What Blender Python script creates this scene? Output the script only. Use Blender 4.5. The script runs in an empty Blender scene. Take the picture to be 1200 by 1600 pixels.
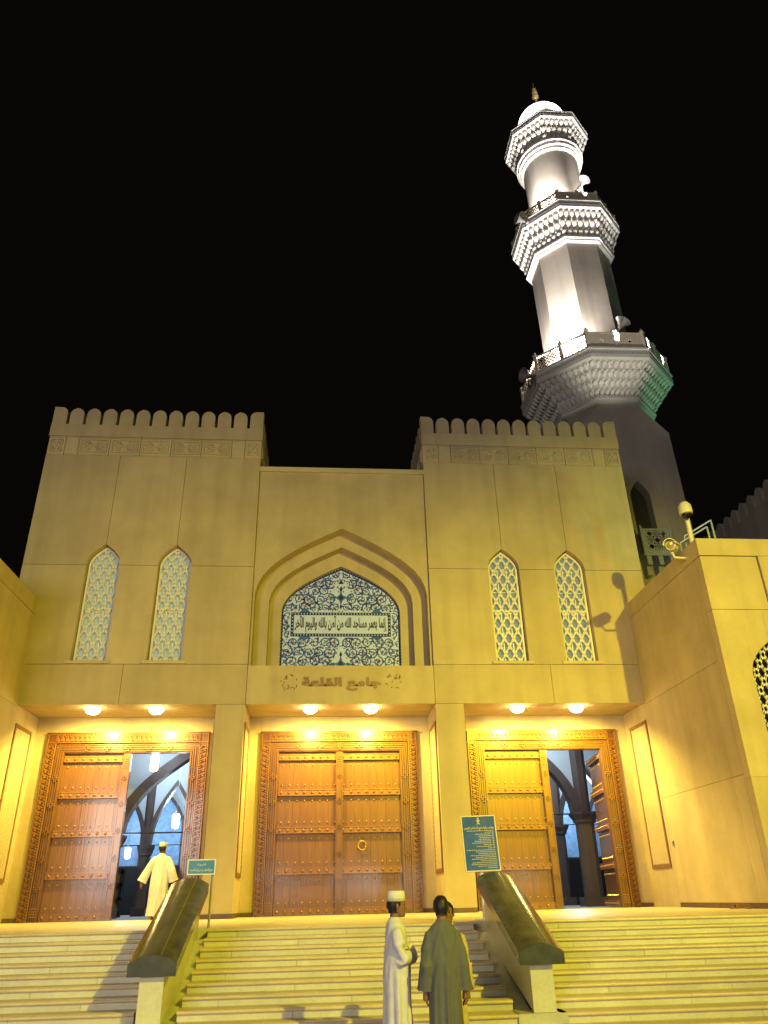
import bpy, bmesh, math, random
from math import sin, cos, pi, radians, sqrt
from mathutils import Vector, Matrix
random.seed(7)
SC = bpy.context.scene
COL = SC.collection

# ---------------------------------------------------------------- camera
def cam_axes(p, yw, r):
    p, yw, r = radians(p), radians(yw), radians(r)
    f = Vector((sin(yw)*cos(p), cos(yw)*cos(p), sin(p)))
    rt = Vector((cos(yw), -sin(yw), 0)); up = rt.cross(f)
    return cos(r)*rt + sin(r)*up, -sin(r)*rt + cos(r)*up, f
CR, CU, CF = cam_axes(27.175, 5.085, -1.372)
cd = bpy.data.cameras.new('camera'); cam = bpy.data.objects.new('camera', cd); COL.objects.link(cam)
M = Matrix((CR, CU, -CF)).transposed().to_4x4(); M.translation = Vector((-0.53, -20.0, 0.337))
cam.matrix_world = M
cd.sensor_fit = 'VERTICAL'; cd.sensor_height = 36; cd.lens = 36*1176.744/1600
cd.clip_start = 0.1; cd.clip_end = 2000
SC.camera = cam

# ---------------------------------------------------------------- night sky
W = bpy.data.worlds.new('World'); SC.world = W; W.use_nodes = True
bg = W.node_tree.nodes['Background']
bg.inputs[0].default_value = (1.0, 0.85, 0.62, 1); bg.inputs[1].default_value = 0.0022
SC.view_settings.view_transform = 'Standard'; SC.view_settings.look = 'None'
SC.view_settings.exposure = 0; SC.view_settings.gamma = 1; SC.view_settings.use_curve_mapping = False
SC.cycles.use_denoising = True
SC.cycles.max_bounces = 6; SC.cycles.diffuse_bounces = 4; SC.cycles.glossy_bounces = 3
SC.cycles.sample_clamp_indirect = 6

# ---------------------------------------------------------------- lamps that light the place
def lamp(name, typ, loc, aim, power, col, size=.1, spot=None, blend=1.0, sx=None, sy=None):
    l = bpy.data.lights.new(name, typ); l.energy = power; l.color = col
    if typ == 'AREA':
        l.shape = 'RECTANGLE'; l.size = sx; l.size_y = sy
    else:
        l.shadow_soft_size = size
    if typ == 'SPOT':
        l.spot_size = radians(spot); l.spot_blend = blend
    o = bpy.data.objects.new(name, l); COL.objects.link(o); o.location = loc
    if aim is not None:
        o.rotation_euler = (Vector(aim)-Vector(loc)).to_track_quat('-Z', 'Y').to_euler()
    return o
# sodium floodlight on a mast to the right, behind the photographer
lamp('sodium_flood_or_fill', 'SPOT', (10.5, -26, 10.6), (10.0, 0, 4.0), 22000, (1, .85, .03), .14, 50, 1.0)
lamp('sodium_flood_or_fill', 'SPOT', (10.3, -26, 10.6), (-3.2, -1, 1.4), 23500, (1, .86, .03), .14, 56, 1.0)
lamp('sodium_flood_or_fill', 'SPOT', (-12, -24, 9), (8.3, -2.2, 4.6), 10500, (1, .74, .03), .3, 24, 1.0)  # added fill lamp on the left, only brightens the right wing flank
# paler street lighting of the square behind the camera
lamp('street_light_glow', 'AREA', (-14, -38, 5), (-1, 0, 5.5), 3900, (1, .85, .76), sx=10, sy=5)
# narrow bluish area lights added behind the camera to streak the door varnish
for lx in (-16.5, -15.4, -3.4, 2.3, 4.4, 5.3, 14.2):
    lamp('reflection_lamp', 'AREA', (lx, -38.5, 1.5), (lx*.3, 0, 1.2), 110, (.72, .82, 1), sx=.35, sy=1.9)
# soffit downlights (bulbs of the fixtures built below)
SOFFIT = [(-6.47, .38), (-4.85, .38), (-.82, .38), (.80, .38), (4.81, .38), (6.46, .38)]
for x, y in SOFFIT:
    lamp('downlight_bulb', 'SPOT', (x, y, 4.70), (x, y+.95, 1.6), 860, (1, .73, .13), .07, 170, .5)
# white lamps standing on the minaret galleries
MX, MY = 11.85, 7.5
WHT = (1, .93, .88)
def mlamp(ang, r, z, power, aimr, aimz, spot, size=.12, col=WHT):
    a = radians(ang)
    lamp('gallery_floodlight', 'SPOT', (MX+r*cos(a), MY+r*sin(a), z), (MX+aimr*cos(a), MY+aimr*sin(a), aimz), power, col, size, spot, .8)
mlamp(228, 2.75, 21.1, 8500, 1.5, 28, 100)
mlamp(200, 2.8, 21.1, 2400, 1.5, 27, 110)
mlamp(180, 2.9, 21.2, 1500, 2.0, 30, 80)
mlamp(270, 3.05, 21.3, 6000, 2.6, 29.8, 22)
mlamp(300, 3.1, 21.3, 5000, 2.6, 29.8, 22)
mlamp(330, 3.1, 21.3, 4200, 2.6, 29.8, 22)
mlamp(232, 2.15, 30.95, 3600, 1.0, 36, 120)
mlamp(205, 2.3, 31.0, 1800, 2.0, 37, 90)
mlamp(318, 2.15, 30.95, 2000, 1.2, 36, 110)
mlamp(275, 2.4, 31.0, 1800, 2.0, 37, 40)
mlamp(350, 2.4, 31.0, 2000, 2.0, 37, 80)
mlamp(215, 2.25, 39.3, 1500, .3, 40.0, 130)
mlamp(330, 2.25, 39.3, 1500, .3, 40.0, 130)
mlamp(275, 2.35, 39.3, 1000, .3, 40.8, 120)
lamp('roof_floodlight', 'SPOT', (10.6, .8, 12.9), (11.5, 4.3, 21.9), 1900, (1, .95, .78), .2, 38, .8)
lamp('green_floodlight', 'SPOT', (17.2, 2.6, 12.4), (14.5, 6.4, 20.2), 850, (.25, 1, .42), .2, 34, 1)
lamp('green_floodlight', 'SPOT', (12.8, -2.4, 8.2), (10.4, -1.4, 9.6), 420, (.2, 1, .6), .1, 60, 1)
# cool lamps inside the prayer hall
for p, e in [((-5.3, 3.0, 4.5), 110), ((-5.6, 6.2, 4.6), 260), ((-5.3, 10.2, 3.4), 260), ((-7.8, 10.4, 3.0), 200), ((7.0, 7.2, 4.4), 330), ((6.3, 3.4, 4.7), 190), ((9.2, 10.8, 3.6), 260)]:
    lamp('lantern_bulb', 'POINT', p, None, e, (.72, .88, 1), .15)

# ---------------------------------------------------------------- materials
def new_mat(name):
    m = bpy.data.materials.new(name); m.use_nodes = True
    nt = m.node_tree; return m, nt, nt.nodes['Principled BSDF']
def rgba(c): return (c[0], c[1], c[2], 1)
def stone(name, c, var=.14, scale=1.3, rough=.8, bump=.25, fine=60, spec=.3, wear=.1, streak=0, tint=.055):
    m, nt, b = new_mat(name); N, L = nt.nodes, nt.links
    tc = N.new('ShaderNodeTexCoord')
    geo = N.new('ShaderNodeNewGeometry')
    n1 = N.new('ShaderNodeTexNoise'); n1.inputs['Scale'].default_value = scale; n1.inputs['Detail'].default_value = 6; n1.inputs['Roughness'].default_value = .62
    n2 = N.new('ShaderNodeTexNoise'); n2.inputs['Scale'].default_value = fine; n2.inputs['Detail'].default_value = 3
    L.new(geo.outputs['Position'], n1.inputs['Vector']); L.new(geo.outputs['Position'], n2.inputs['Vector'])
    r = N.new('ShaderNodeValToRGB'); r.color_ramp.elements[0].position = .3; r.color_ramp.elements[1].position = .72
    r.color_ramp.elements[0].color = rgba([v*(1-var) for v in c]); r.color_ramp.elements[1].color = rgba([v*(1+var*.7) for v in c])
    L.new(n1.outputs['Fac'], r.inputs['Fac'])
    mx = N.new('ShaderNodeMix'); mx.data_type = 'RGBA'; mx.blend_type = 'MULTIPLY'; mx.inputs['Factor'].default_value = 1
    r2 = N.new('ShaderNodeValToRGB'); r2.color_ramp.elements[0].position = .35; r2.color_ramp.elements[1].position = .6
    r2.color_ramp.elements[0].color = rgba([1-wear]*3); r2.color_ramp.elements[1].color = (1, 1, 1, 1)
    L.new(n2.outputs['Fac'], r2.inputs['Fac'])
    L.new(r.outputs['Color'], mx.inputs['A']); L.new(r2.outputs['Color'], mx.inputs['B'])
    # per-piece tint
    oi = N.new('ShaderNodeObjectInfo'); mr = N.new('ShaderNodeMapRange'); mr.inputs['To Min'].default_value = 1-tint; mr.inputs['To Max'].default_value = 1+tint*.8
    L.new(oi.outputs['Random'], mr.inputs['Value'])
    m2 = N.new('ShaderNodeMix'); m2.data_type = 'RGBA'; m2.blend_type = 'MULTIPLY'; m2.inputs['Factor'].default_value = 1
    L.new(mx.outputs['Result'], m2.inputs['A']); L.new(mr.outputs['Result'], m2.inputs['B'])
    last = m2.outputs['Result']
    if streak:                                # rain streaks and soot running down the face
        mp = N.new('ShaderNodeMapping'); mp.inputs['Scale'].default_value = (2.6, 2.6, .16); L.new(geo.outputs['Position'], mp.inputs['Vector'])
        n3 = N.new('ShaderNodeTexNoise'); n3.inputs['Scale'].default_value = 1; n3.inputs['Detail'].default_value = 5; L.new(mp.outputs['Vector'], n3.inputs['Vector'])
        r3 = N.new('ShaderNodeValToRGB'); r3.color_ramp.elements[0].position = .32; r3.color_ramp.elements[1].position = .55
        r3.color_ramp.elements[0].color = (1-streak, 1-streak*1.05, 1-streak*1.1, 1); r3.color_ramp.elements[1].color = (1, 1, 1, 1)
        L.new(n3.outputs['Fac'], r3.inputs['Fac'])
        m3 = N.new('ShaderNodeMix'); m3.data_type = 'RGBA'; m3.blend_type = 'MULTIPLY'; m3.inputs['Factor'].default_value = 1
        L.new(last, m3.inputs['A']); L.new(r3.outputs['Color'], m3.inputs['B']); last = m3.outputs['Result']
    L.new(last, b.inputs['Base Color'])
    b.inputs['Roughness'].default_value = rough; b.inputs['Specular IOR Level'].default_value = spec
    bp = N.new('ShaderNodeBump'); bp.inputs['Strength'].default_value = bump; bp.inputs['Distance'].default_value = .01
    L.new(n2.outputs['Fac'], bp.inputs['Height']); L.new(bp.outputs['Normal'], b.inputs['Normal'])
    return m
def plain(name, c, rough=.6, metal=0, spec=.5, var=.08, scale=9, bump=0, coat=0):
    m, nt, b = new_mat(name); N, L = nt.nodes, nt.links
    tc = N.new('ShaderNodeTexCoord'); n1 = N.new('ShaderNodeTexNoise'); n1.inputs['Scale'].default_value = scale; n1.inputs['Detail'].default_value = 4
    L.new(tc.outputs['Object'], n1.inputs['Vector'])
    r = N.new('ShaderNodeValToRGB'); r.color_ramp.elements[0].position = .3; r.color_ramp.elements[1].position = .7
    r.color_ramp.elements[0].color = rgba([v*(1-var) for v in c]); r.color_ramp.elements[1].color = rgba([v*(1+var) for v in c])
    L.new(n1.outputs['Fac'], r.inputs['Fac']); L.new(r.outputs['Color'], b.inputs['Base Color'])
    b.inputs['Roughness'].default_value = rough; b.inputs['Metallic'].default_value = metal; b.inputs['Specular IOR Level'].default_value = spec
    if coat: b.inputs['Coat Weight'].default_value = coat; b.inputs['Coat Roughness'].default_value = .08
    if bump:
        bp = N.new('ShaderNodeBump'); bp.inputs['Strength'].default_value = bump; bp.inputs['Distance'].default_value = .01
        L.new(n1.outputs['Fac'], bp.inputs['Height']); L.new(bp.outputs['Normal'], b.inputs['Normal'])
    return m
def wood(name, c, dark=.55, rough=.34, sx=22):
    m, nt, b = new_mat(name); N, L = nt.nodes, nt.links
    geo = N.new('ShaderNodeNewGeometry'); mp = N.new('ShaderNodeMapping'); mp.inputs['Scale'].default_value = (sx, sx, 1.2)
    L.new(geo.outputs['Position'], mp.inputs['Vector'])
    n1 = N.new('ShaderNodeTexNoise'); n1.inputs['Scale'].default_value = 1; n1.inputs['Detail'].default_value = 7; n1.inputs['Roughness'].default_value = .6; n1.inputs['Distortion'].default_value = .6
    L.new(mp.outputs['Vector'], n1.inputs['Vector'])
    oi = N.new('ShaderNodeObjectInfo'); ad = N.new('ShaderNodeMath'); ad.operation = 'MULTIPLY_ADD'; ad.inputs[1].default_value = .10; ad.inputs[2].default_value = -.05
    L.new(oi.outputs['Random'], ad.inputs[0]); a2 = N.new('ShaderNodeMath'); L.new(ad.outputs[0], a2.inputs[0]); L.new(n1.outputs['Fac'], a2.inputs[1])
    r = N.new('ShaderNodeValToRGB'); r.color_ramp.elements[0].position = .28; r.color_ramp.elements[1].position = .75
    r.color_ramp.elements[0].color = rgba([v*dark for v in c]); r.color_ramp.elements[1].color = rgba([v*1.2 for v in c])
    L.new(a2.outputs[0], r.inputs['Fac']); L.new(r.outputs['Color'], b.inputs['Base Color'])
    b.inputs['Roughness'].default_value = rough; b.inputs['Specular IOR Level'].default_value = .5
    b.inputs['Coat Weight'].default_value = .38; b.inputs['Coat Roughness'].default_value = .09
    bp = N.new('ShaderNodeBump'); bp.inputs['Strength'].default_value = .15; bp.inputs['Distance'].default_value = .01
    L.new(n1.outputs['Fac'], bp.inputs['Height']); L.new(bp.outputs['Normal'], b.inputs['Normal']); L.new(bp.outputs['Normal'], b.inputs['Coat Normal'])
    return m
def emit(name, c, s):
    m, nt, b = new_mat(name); b.inputs['Base Color'].default_value = rgba(c)
    b.inputs['Emission Color'].default_value = rgba(c); b.inputs['Emission Strength'].default_value = s; return m
def cloth(name, c, var=.06):
    m = plain(name, c, .85, 0, .2, var, 14)
    b = m.node_tree.nodes['Principled BSDF']; b.inputs['Sheen Weight'].default_value = .15
    return m

WALL = stone('beige_stone_cladding', (.485, .392, .235), .15, .7, .82, .4, 55, streak=.10)
CORE = stone('dark_joint_stone', (.16, .13, .09), .1)
TRIM = stone('pale_carved_stone', (.51, .42, .26), .1, 1.2, .8, .3, 45)
MINW = stone('minaret_render', (.42, .375, .315), .15, .5, .85, .3, 30, streak=.14)
MINC = stone('minaret_white_stone', (.62, .60, .55), .08, 1.5, .7, .2, 30)
MARB = stone('cream_marble', (.56, .545, .34), .16, 1.6, .34, .06, 24, .5, .08, tint=.09)
MARBT = stone('honey_marble_tread', (.60, .49, .30), .14, 2.2, .42, .05, 26, .5, .08, tint=.07)
GRAN = stone('dark_polished_granite', (.10, .088, .050), .6, 4, .15, .05, 140, .5, .5)
GRANE = stone('dark_sawn_granite', (.05, .055, .04), .5, 6, .5, .1, 120, .4, .3)
PLIN = stone('brown_plinth_stone', (.12, .07, .05), .3, 4, .5, .1, 60, .4)
PLAZA = stone('plaza_paving_stone', (.35, .32, .26), .2, 2, .6, .2, 30)
WOOD = wood('varnished_door_wood', (.138, .057, .007), .72)
WOODD = wood('carved_door_wood', (.105, .039, .006), .6, .40)
WOODL = wood('carved_relief_wood', (.20, .084, .012), .7, .36)
BROWNIN = stone('brown_hall_stone', (.085, .06, .055), .2, 3, .5)
BRASS = plain('brass', (.75, .52, .16), .25, 1)
WHITEP = plain('cream_lattice_paint', (.70, .67, .60), .6)
GLASS_L = emit('dim_lit_window_glass', (.30, .35, .27), .5); GLASS_L.node_tree.nodes['Principled BSDF'].inputs['Roughness'].default_value = .08
GLASS_R = emit('darker_window_glass', (.14, .165, .14), .75); GLASS_R.node_tree.nodes['Principled BSDF'].inputs['Roughness'].default_value = .08
TILEW = plain('white_glazed_tile', (.52, .62, 1.0), .2, 0, .5, .05)
TILEB = plain('blue_glaze', (.045, .09, .42), .2, 0, .5, .35, 14)
TILEN = plain('navy_glaze', (.03, .035, .15), .2, 0, .5, .3, 30)
TILET = plain('teal_glaze', (.06, .14, .42), .2, 0, .5, .2)
TILER = plain('rust_glaze', (.30, .12, .09), .25, 0, .5, .3, 30)
INK = plain('dark_ink_glaze', (.035, .03, .028), .3)
GOLDT = plain('worn_bronze_letters', (.20, .12, .05), .5, .3)
WHT_P = plain('white_enamel', (.72, .72, .70), .4)
GREYP = plain('grey_metal', (.30, .30, .30), .4, .5)
HALLW = stone('pale_hall_plaster', (.42, .47, .52), .06, .8, .8)
HALLT = stone('blue_hall_tile', (.22, .38, .62), .3, 9, .4, .1, 30)
HALLF = stone('blue_grey_carpet', (.20, .24, .30), .2, 5, .9)
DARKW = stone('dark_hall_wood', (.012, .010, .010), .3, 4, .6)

# ---------------------------------------------------------------- mesh builder
class MB:
    def __init__(s): s.v = []; s.f = []; s.sm = []
    def add(s, vs, fs, T=None, smooth=False):
        o = len(s.v)
        for p in vs:
            p = Vector(p); s.v.append(tuple(T @ p) if T is not None else tuple(p))
        for f in fs: s.f.append([i+o for i in f]); s.sm.append(smooth)
        return s
    def box(s, x0, x1, y0, y1, z0, z1, T=None):
        v = [(x, y, z) for z in (z0, z1) for y in (y0, y1) for x in (x0, x1)]
        return s.add(v, [(0, 2, 3, 1), (4, 5, 7, 6), (0, 1, 5, 4), (2, 6, 7, 3), (0, 4, 6, 2), (1, 3, 7, 5)], T)
    def prism(s, poly, y0, y1, T=None):      # poly in (x,z), counter-clockwise seen from -y
        n = len(poly)
        v = [(x, y0, z) for x, z in poly] + [(x, y1, z) for x, z in poly]
        f = [list(range(n)), list(range(2*n-1, n-1, -1))] + [(i, i+n, (i+1) % n+n, (i+1) % n) for i in range(n)]
        return s.add(v, f, T)
    def frame(s, outer, inner, y0, y1, T=None):   # two outlines with equal counts
        n = len(outer)
        v = [(x, y0, z) for x, z in outer]+[(x, y0, z) for x, z in inner]+[(x, y1, z) for x, z in outer]+[(x, y1, z) for x, z in inner]
        f = []
        for i in range(n):
            j = (i+1) % n
            f += [(i, j, n+j, n+i), (2*n+i, 3*n+i, 3*n+j, 2*n+j), (i, 2*n+i, 2*n+j, j), (n+i, n+j, 3*n+j, 3*n+i)]
        return s.add(v, f, T)
    def rings(s, R, close=False, cap=True, T=None, smooth=True):
        n = len(R[0]); v = [p for r in R for p in r]; f = []
        m = len(R)
        for k in range(m if close else m-1):
            a, b = k*n, ((k+1) % m)*n
            for i in range(n):
                j = (i+1) % n; f.append((a+i, a+j, b+j, b+i))
        s.add(v, f, T, smooth)
        if cap and not close:
            o = len(s.v)-len(v)
            s.f.append([o+i for i in range(n)][::-1]); s.sm.append(False)
            s.f.append([o+(m-1)*n+i for i in range(n)]); s.sm.append(False)
        return s
    def lathe(s, prof, n=16, c=(0, 0, 0), T=None, smooth=True, ph=0):
        R = [[(c[0]+r*cos(2*pi*i/n+ph), c[1]+r*sin(2*pi*i/n+ph), c[2]+z) for i in range(n)] for r, z in prof]
        return s.rings(R, T=T, smooth=smooth)
    def tube(s, pts, rad, n=8, T=None, smooth=True):
        pts = [Vector(p) for p in pts]; R = []
        if not hasattr(rad, '__len__'): rad = [rad]*len(pts)
        ref = None
        for i, p in enumerate(pts):
            d = (pts[min(i+1, len(pts)-1)]-pts[max(i-1, 0)]).normalized()
            if ref is None: ref = Vector((0, 0, 1)) if abs(d.z) < .9 else Vector((1, 0, 0))
            a = d.cross(ref).normalized(); b = d.cross(a).normalized(); ref = -b if False else ref
            R.append([tuple(p+rad[i]*(cos(2*pi*k/n)*a+sin(2*pi*k/n)*b)) for k in range(n)])
        return s.rings(R, T=T, smooth=smooth)
    def ball(s, c, r, n=10, m=6, sc=(1, 1, 1), T=None):
        R = []
        for k in range(m+1):
            t = -pi/2+pi*k/m; rr = max(cos(t), .02)
            R.append([(c[0]+r*sc[0]*rr*cos(2*pi*i/n), c[1]+r*sc[1]*rr*sin(2*pi*i/n), c[2]+r*sc[2]*sin(t)) for i in range(n)])
        return s.rings(R, T=T)
    def dome(s, c, r, h, n=6, T=None):       # little boss pointing to -y
        x, y, z = c; v = []
        for k, (q, d) in enumerate(((1, 0), (.75, .6), (.3, .95))):
            v += [(x+r*q*cos(2*pi*i/n), y-h*d, z+r*q*sin(2*pi*i/n)) for i in range(n)]
        f = []
        for k in range(2):
            for i in range(n):
                j = (i+1) % n; f.append((k*n+i, k*n+j, (k+1)*n+j, (k+1)*n+i))
        f.append([2*n+i for i in range(n)])
        return s.add(v, f, T, True)
    def mesh(s, name, recalc=True):
        me = bpy.data.meshes.new(name); me.from_pydata(s.v, [], s.f)
        me.polygons.foreach_set('use_smooth', s.sm)
        if recalc:
            bm = bmesh.new(); bm.from_mesh(me); bmesh.ops.recalc_face_normals(bm, faces=bm.faces); bm.to_mesh(me); bm.free()
        if any(s.sm): me.set_sharp_from_angle(angle=radians(40))
        me.update(); return me
    def build(s, name, mat, parent=None, **kw):
        me = s.mesh(name, kw.pop('recalc', True)); me.materials.append(mat)
        return put(name, me, parent, **kw)
def put(name, me, parent=None, loc=None, rot=None, kind=None, label=None, cat=None, group=None):
    o = bpy.data.objects.new(name, me); COL.objects.link(o)
    if parent: o.parent = parent
    if loc: o.location = loc
    if rot: o.rotation_euler = rot
    tag(o, label, cat, group, kind); return o
def tag(o, label=None, cat=None, group=None, kind=None):
    if label: o['label'] = label
    if cat: o['category'] = cat
    if group: o['group'] = group
    if kind: o['kind'] = kind
    return o
def empty(name, loc=(0, 0, 0), rz=0, **kw):
    o = bpy.data.objects.new(name, None); COL.objects.link(o); o.location = loc; o.rotation_euler = (0, 0, rz); o.empty_display_size = .1
    return tag(o, **kw)
def copy_tree(o, parent=None):
    c = o.copy(); COL.objects.link(c)
    if parent: c.parent = parent
    for ch in list(o.children): copy_tree(ch, c)
    return c
def arch(hw, zs, za, n=7, cx=0):             # half: from (hw,zs) up to (0,za); returns right-to-left full curve
    P = [(hw, zs), (hw*.97, zs+.42*(za-zs)), (hw*.52, zs+.70*(za-zs)), (0, za)]
    out = []
    for i in range(n+1):
        t = i/n; u = 1-t
        out.append(tuple(u**3*P[0][k]+3*u*u*t*P[1][k]+3*u*t*t*P[2][k]+t**3*P[3][k] for k in (0, 1)))
    full = [(cx+x, z) for x, z in out]+[(cx-x, z) for x, z in out[-2::-1]]
    return full
def bk(x, z, y):                             # where the ray through (x,0,z) meets depth y
    k = (20+y)/20; return (-.53+(x+.53)*k, .337+(z-.337)*k)
RX = lambda a: Matrix.Rotation(a, 4, 'X')
RY = lambda a: Matrix.Rotation(a, 4, 'Y')
RZ = lambda a: Matrix.Rotation(a, 4, 'Z')
TR = lambda *p: Matrix.Translation(Vector(p))

# ================================================================ SETTING
GZ = -1.2; RI = .109; TD = .32; Y0 = -7.28
def ground():
    b = MB(); b.box(-400, 400, -400, 400, GZ-1.0, GZ-.004)
    g = b.build('ground', PLAZA, kind='structure')
    # paving slabs in front of the stair
    me = None
    for i in range(-9, 10):
        for j in range(6):
            x = i*1.0; y = -11.1-j*.8
            if me is None:
                m = MB(); m.box(-.494, .494, -.394, .394, -.03, 0); me = m.mesh('paving_slab'); me.materials.append(PLAZA)
            put('paving_slab', me, g, loc=(x, y, GZ))
ground()

RAILX = (-2.395, 2.07); CH = .30             # rail wall centres, half width of the break in the stair
def staircase():
    st = empty('staircase', (0, -9, GZ), kind='structure')
    inv = Matrix.Translation((0, 9, -GZ))
    secs = [(-14, RAILX[0]-.21), (RAILX[0]+.27, RAILX[1]-.27), (RAILX[1]+.21, 15)]
    for k in range(11):
        z = -RI*k; y = Y0-TD*k
        for a, e in secs:
            n = 7; prof = []
            for i in range(n):                # bullnose, overhanging the riser
                t = -pi/2+pi*i/(n-1); prof.append((y-.018*cos(t)+.0, z-.02+.02*sin(t)))
            prof = [(y+.02, z-.04)]+prof+[(y+TD+.02 if k else y+.34, z), (y+TD+.02 if k else y+.34, z-.04)]
            b = MB()
            v = [(a, p[0], p[1]) for p in prof]+[(e, p[0], p[1]) for p in prof]; m = len(prof)
            f = [list(range(m)), list(range(2*m-1, m-1, -1))]+[(i, i+m, (i+1) % m+m, (i+1) % m) for i in range(m)]
            b.add(v, f, inv); b.build('tread', MARBT, st)
            # riser slabs of about 1.6 m each, with hairline joints
            x = a; off = .8 if k % 2 else 1.5
            xs = [a]
            c = math.floor(a/1.6)*1.6+off
            while c < e-.3:
                if c > a+.3: xs.append(c)
                c += 1.6
            xs.append(e)
            for p, q in zip(xs[:-1], xs[1:]):
                b = MB(); b.box(p+.002, q-.002, y+.012, y+.07, z-RI+.001, z-.0405, inv); b.build('riser', MARB, st)
    # sloped stone channels beside the rail walls, and the solid below
    for cx in RAILX:
        b = MB(); yb = Y0-TD*11
        for p, q in ((cx-.215, cx-.08), (cx+.08, cx+.275)) if cx < 0 else ((cx-.275, cx-.06), (cx+.14, cx+.215)):
            v = [(x, y, z) for x in (p, q) for y, z in ((Y0+.3, -.13), (Y0-.06, -.14), (yb+.75, GZ+.12), (yb+.75, GZ-.2), (Y0+.3, -.5))]
            b.add(v, [(0, 1, 2, 3, 4), (9, 8, 7, 6, 5)]+[(i, (i+1) % 5, (i+1) % 5+5, i+5) for i in range(5)], inv)
        b.build('channel_slab', MARB, st)
        b = MB()
        for k in (8, 9, 10):
            b.box(cx-.29, cx+.29, Y0-TD*k-.02, Y0-TD*k+.36, -RI*k-RI, -RI*k, inv)
        b.build('step_block', MARB, st)
staircase()
def landing():
    b = MB(); b.box(-14, 15, Y0+.34, 1.62, -.2, -.004); l = b.build('landing', MARB, kind='structure')
    me = None
    for i in range(-9, 10):
        for j in range(7):
            if me is None:
                m = MB(); m.box(-.448, .448, -.598, .598, -.02, .0); me = m.mesh('floor_slab'); me.materials.append(MARBT)
            put('floor_slab', me, l, loc=(i*.9, Y0+.34+.6+j*1.2, 0))
landing()

# ================================================================ MOSQUE
MO = empty('mosque_building', (0, 0, 0), label='beige stone mosque front with twin battlemented towers and three wooden doorways', cat='mosque')
G = .006
def panel(poly, y0=0, y1=.35, mat=None, name='stone_panel', parent=None):
    b = MB(); b.prism(poly, y0, y1); return b.build(name, mat or WALL, parent or MO)
def rect(x0, x1, z0, z1, g=G): return [(x0+g, z0+g), (x1-g, z0+g), (x1-g, z1-g), (x0+g, z1-g)]
XI, XO, WX = 2.505, 8.88, 8.26
WCX = (4.72, 6.69); WHW = .46; WZ0, WZS, WZT = 6.09, 8.88, 9.48
def halfarch(cx, side):                      # notch outline from (cx, tip) down to the jamb
    A = arch(WHW, WZS, WZT, 7, cx)
    return A[:8] if side > 0 else A[7:]      # right half goes jamb->tip ; left half tip->jamb
merlon_me = {}
def merlon_mesh(kind):
    if kind in merlon_me: return merlon_me[kind]
    w, h = .205, .60; pts = [(-w, 0), (w, 0), (w, .33)]
    A = [(w*.98, .42), (w*.86, .49), (w*.62, .545), (w*.3, .59), (0, h)]
    if kind == 'mid': pts += A+[(-x, z) for x, z in A[-2::-1]]+[(-w, .33)]
    else:                                     # corner merlon: flat on one side
        pts = [(-w, 0), (w, 0), (w, .33), (w*.98, .45), (w*.8, .55), (w*.45, .61), (w*.1, .625), (-w, .63)]
    b = MB(); b.prism(pts, -.14, .14); me = b.mesh('merlon'); me.materials.append(WALL); merlon_me[kind] = me; return me
def frieze_mesh(w, h, kind):
    b = MB()
    b.box(-w/2, w/2, .0, .05, 0, h)
    if kind == 'blank':
        b.box(-w/2+.03, w/2-.03, -.012, 0, .09, h-.09)
    n = max(3, int(w/.055))
    for i in range(n):                       # bead rows
        x = -w/2+(i+.5)*w/n
        b.box(x-.018, x+.018, -.02, 0, .015, .05); b.box(x-.018, x+.018, -.02, 0, h-.05, h-.015)
    if kind != 'blank':
        iw, ih = w/2-.06, h/2-.1; cz = h/2
        o = [(-iw, cz-ih), (iw, cz-ih), (iw, cz+ih), (-iw, cz+ih)]; i_ = [(-iw+.03, cz-ih+.03), (iw-.03, cz-ih+.03), (iw-.03, cz+ih-.03), (-iw+.03, cz+ih-.03)]
        b.frame(o, i_, -.04, 0)
        iw -= .04; ih -= .04
        def leaf(x0, z0, x1, z1, wd):
            dx, dz = x1-x0, z1-z0; l = sqrt(dx*dx+dz*dz); px, pz = -dz/l*wd, dx/l*wd; mx, mz = x0+dx*.55, z0+dz*.55
            b.add([(x0, 0, z0), (mx+px, -.004, mz+pz), (x1, 0, z1), (mx-px, -.004, mz-pz), (mx, -.06, mz)], [(0, 3, 4), (3, 2, 4), (2, 1, 4), (1, 0, 4)])
        if kind == 'big':
            for sx in (-1, 1):
                for sz in (-1, 1):
                    leaf(0, cz, sx*iw, cz+sz*ih, .035); leaf(sx*.05, cz+sz*.02, sx*iw*.5, cz+sz*ih, .03); leaf(sx*iw*.5, cz, sx*iw, cz+sz*ih*.5, .03)
                leaf(0, cz, sx*iw*.75, cz, .04)
        elif kind == 'small':
            for sx in (-1, 1):
                for sz in (-1, 1):
                    leaf(0, cz+sz*ih, sx*iw, cz, .03); leaf(sx*iw*.4, cz+sz*ih*.5, sx*iw, cz+sz*ih, .025)
            leaf(0, cz-ih*.6, 0, cz+ih*.6, .05)
    me = b.mesh('frieze_panel'); me.materials.append(TRIM); return me
FR = {k: frieze_mesh(w-.016, .655, k2) for k, w, k2 in (('s', .5, 'small'), ('b', .4, 'blank'), ('L', .915, 'big'))}
RINGT = None
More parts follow.
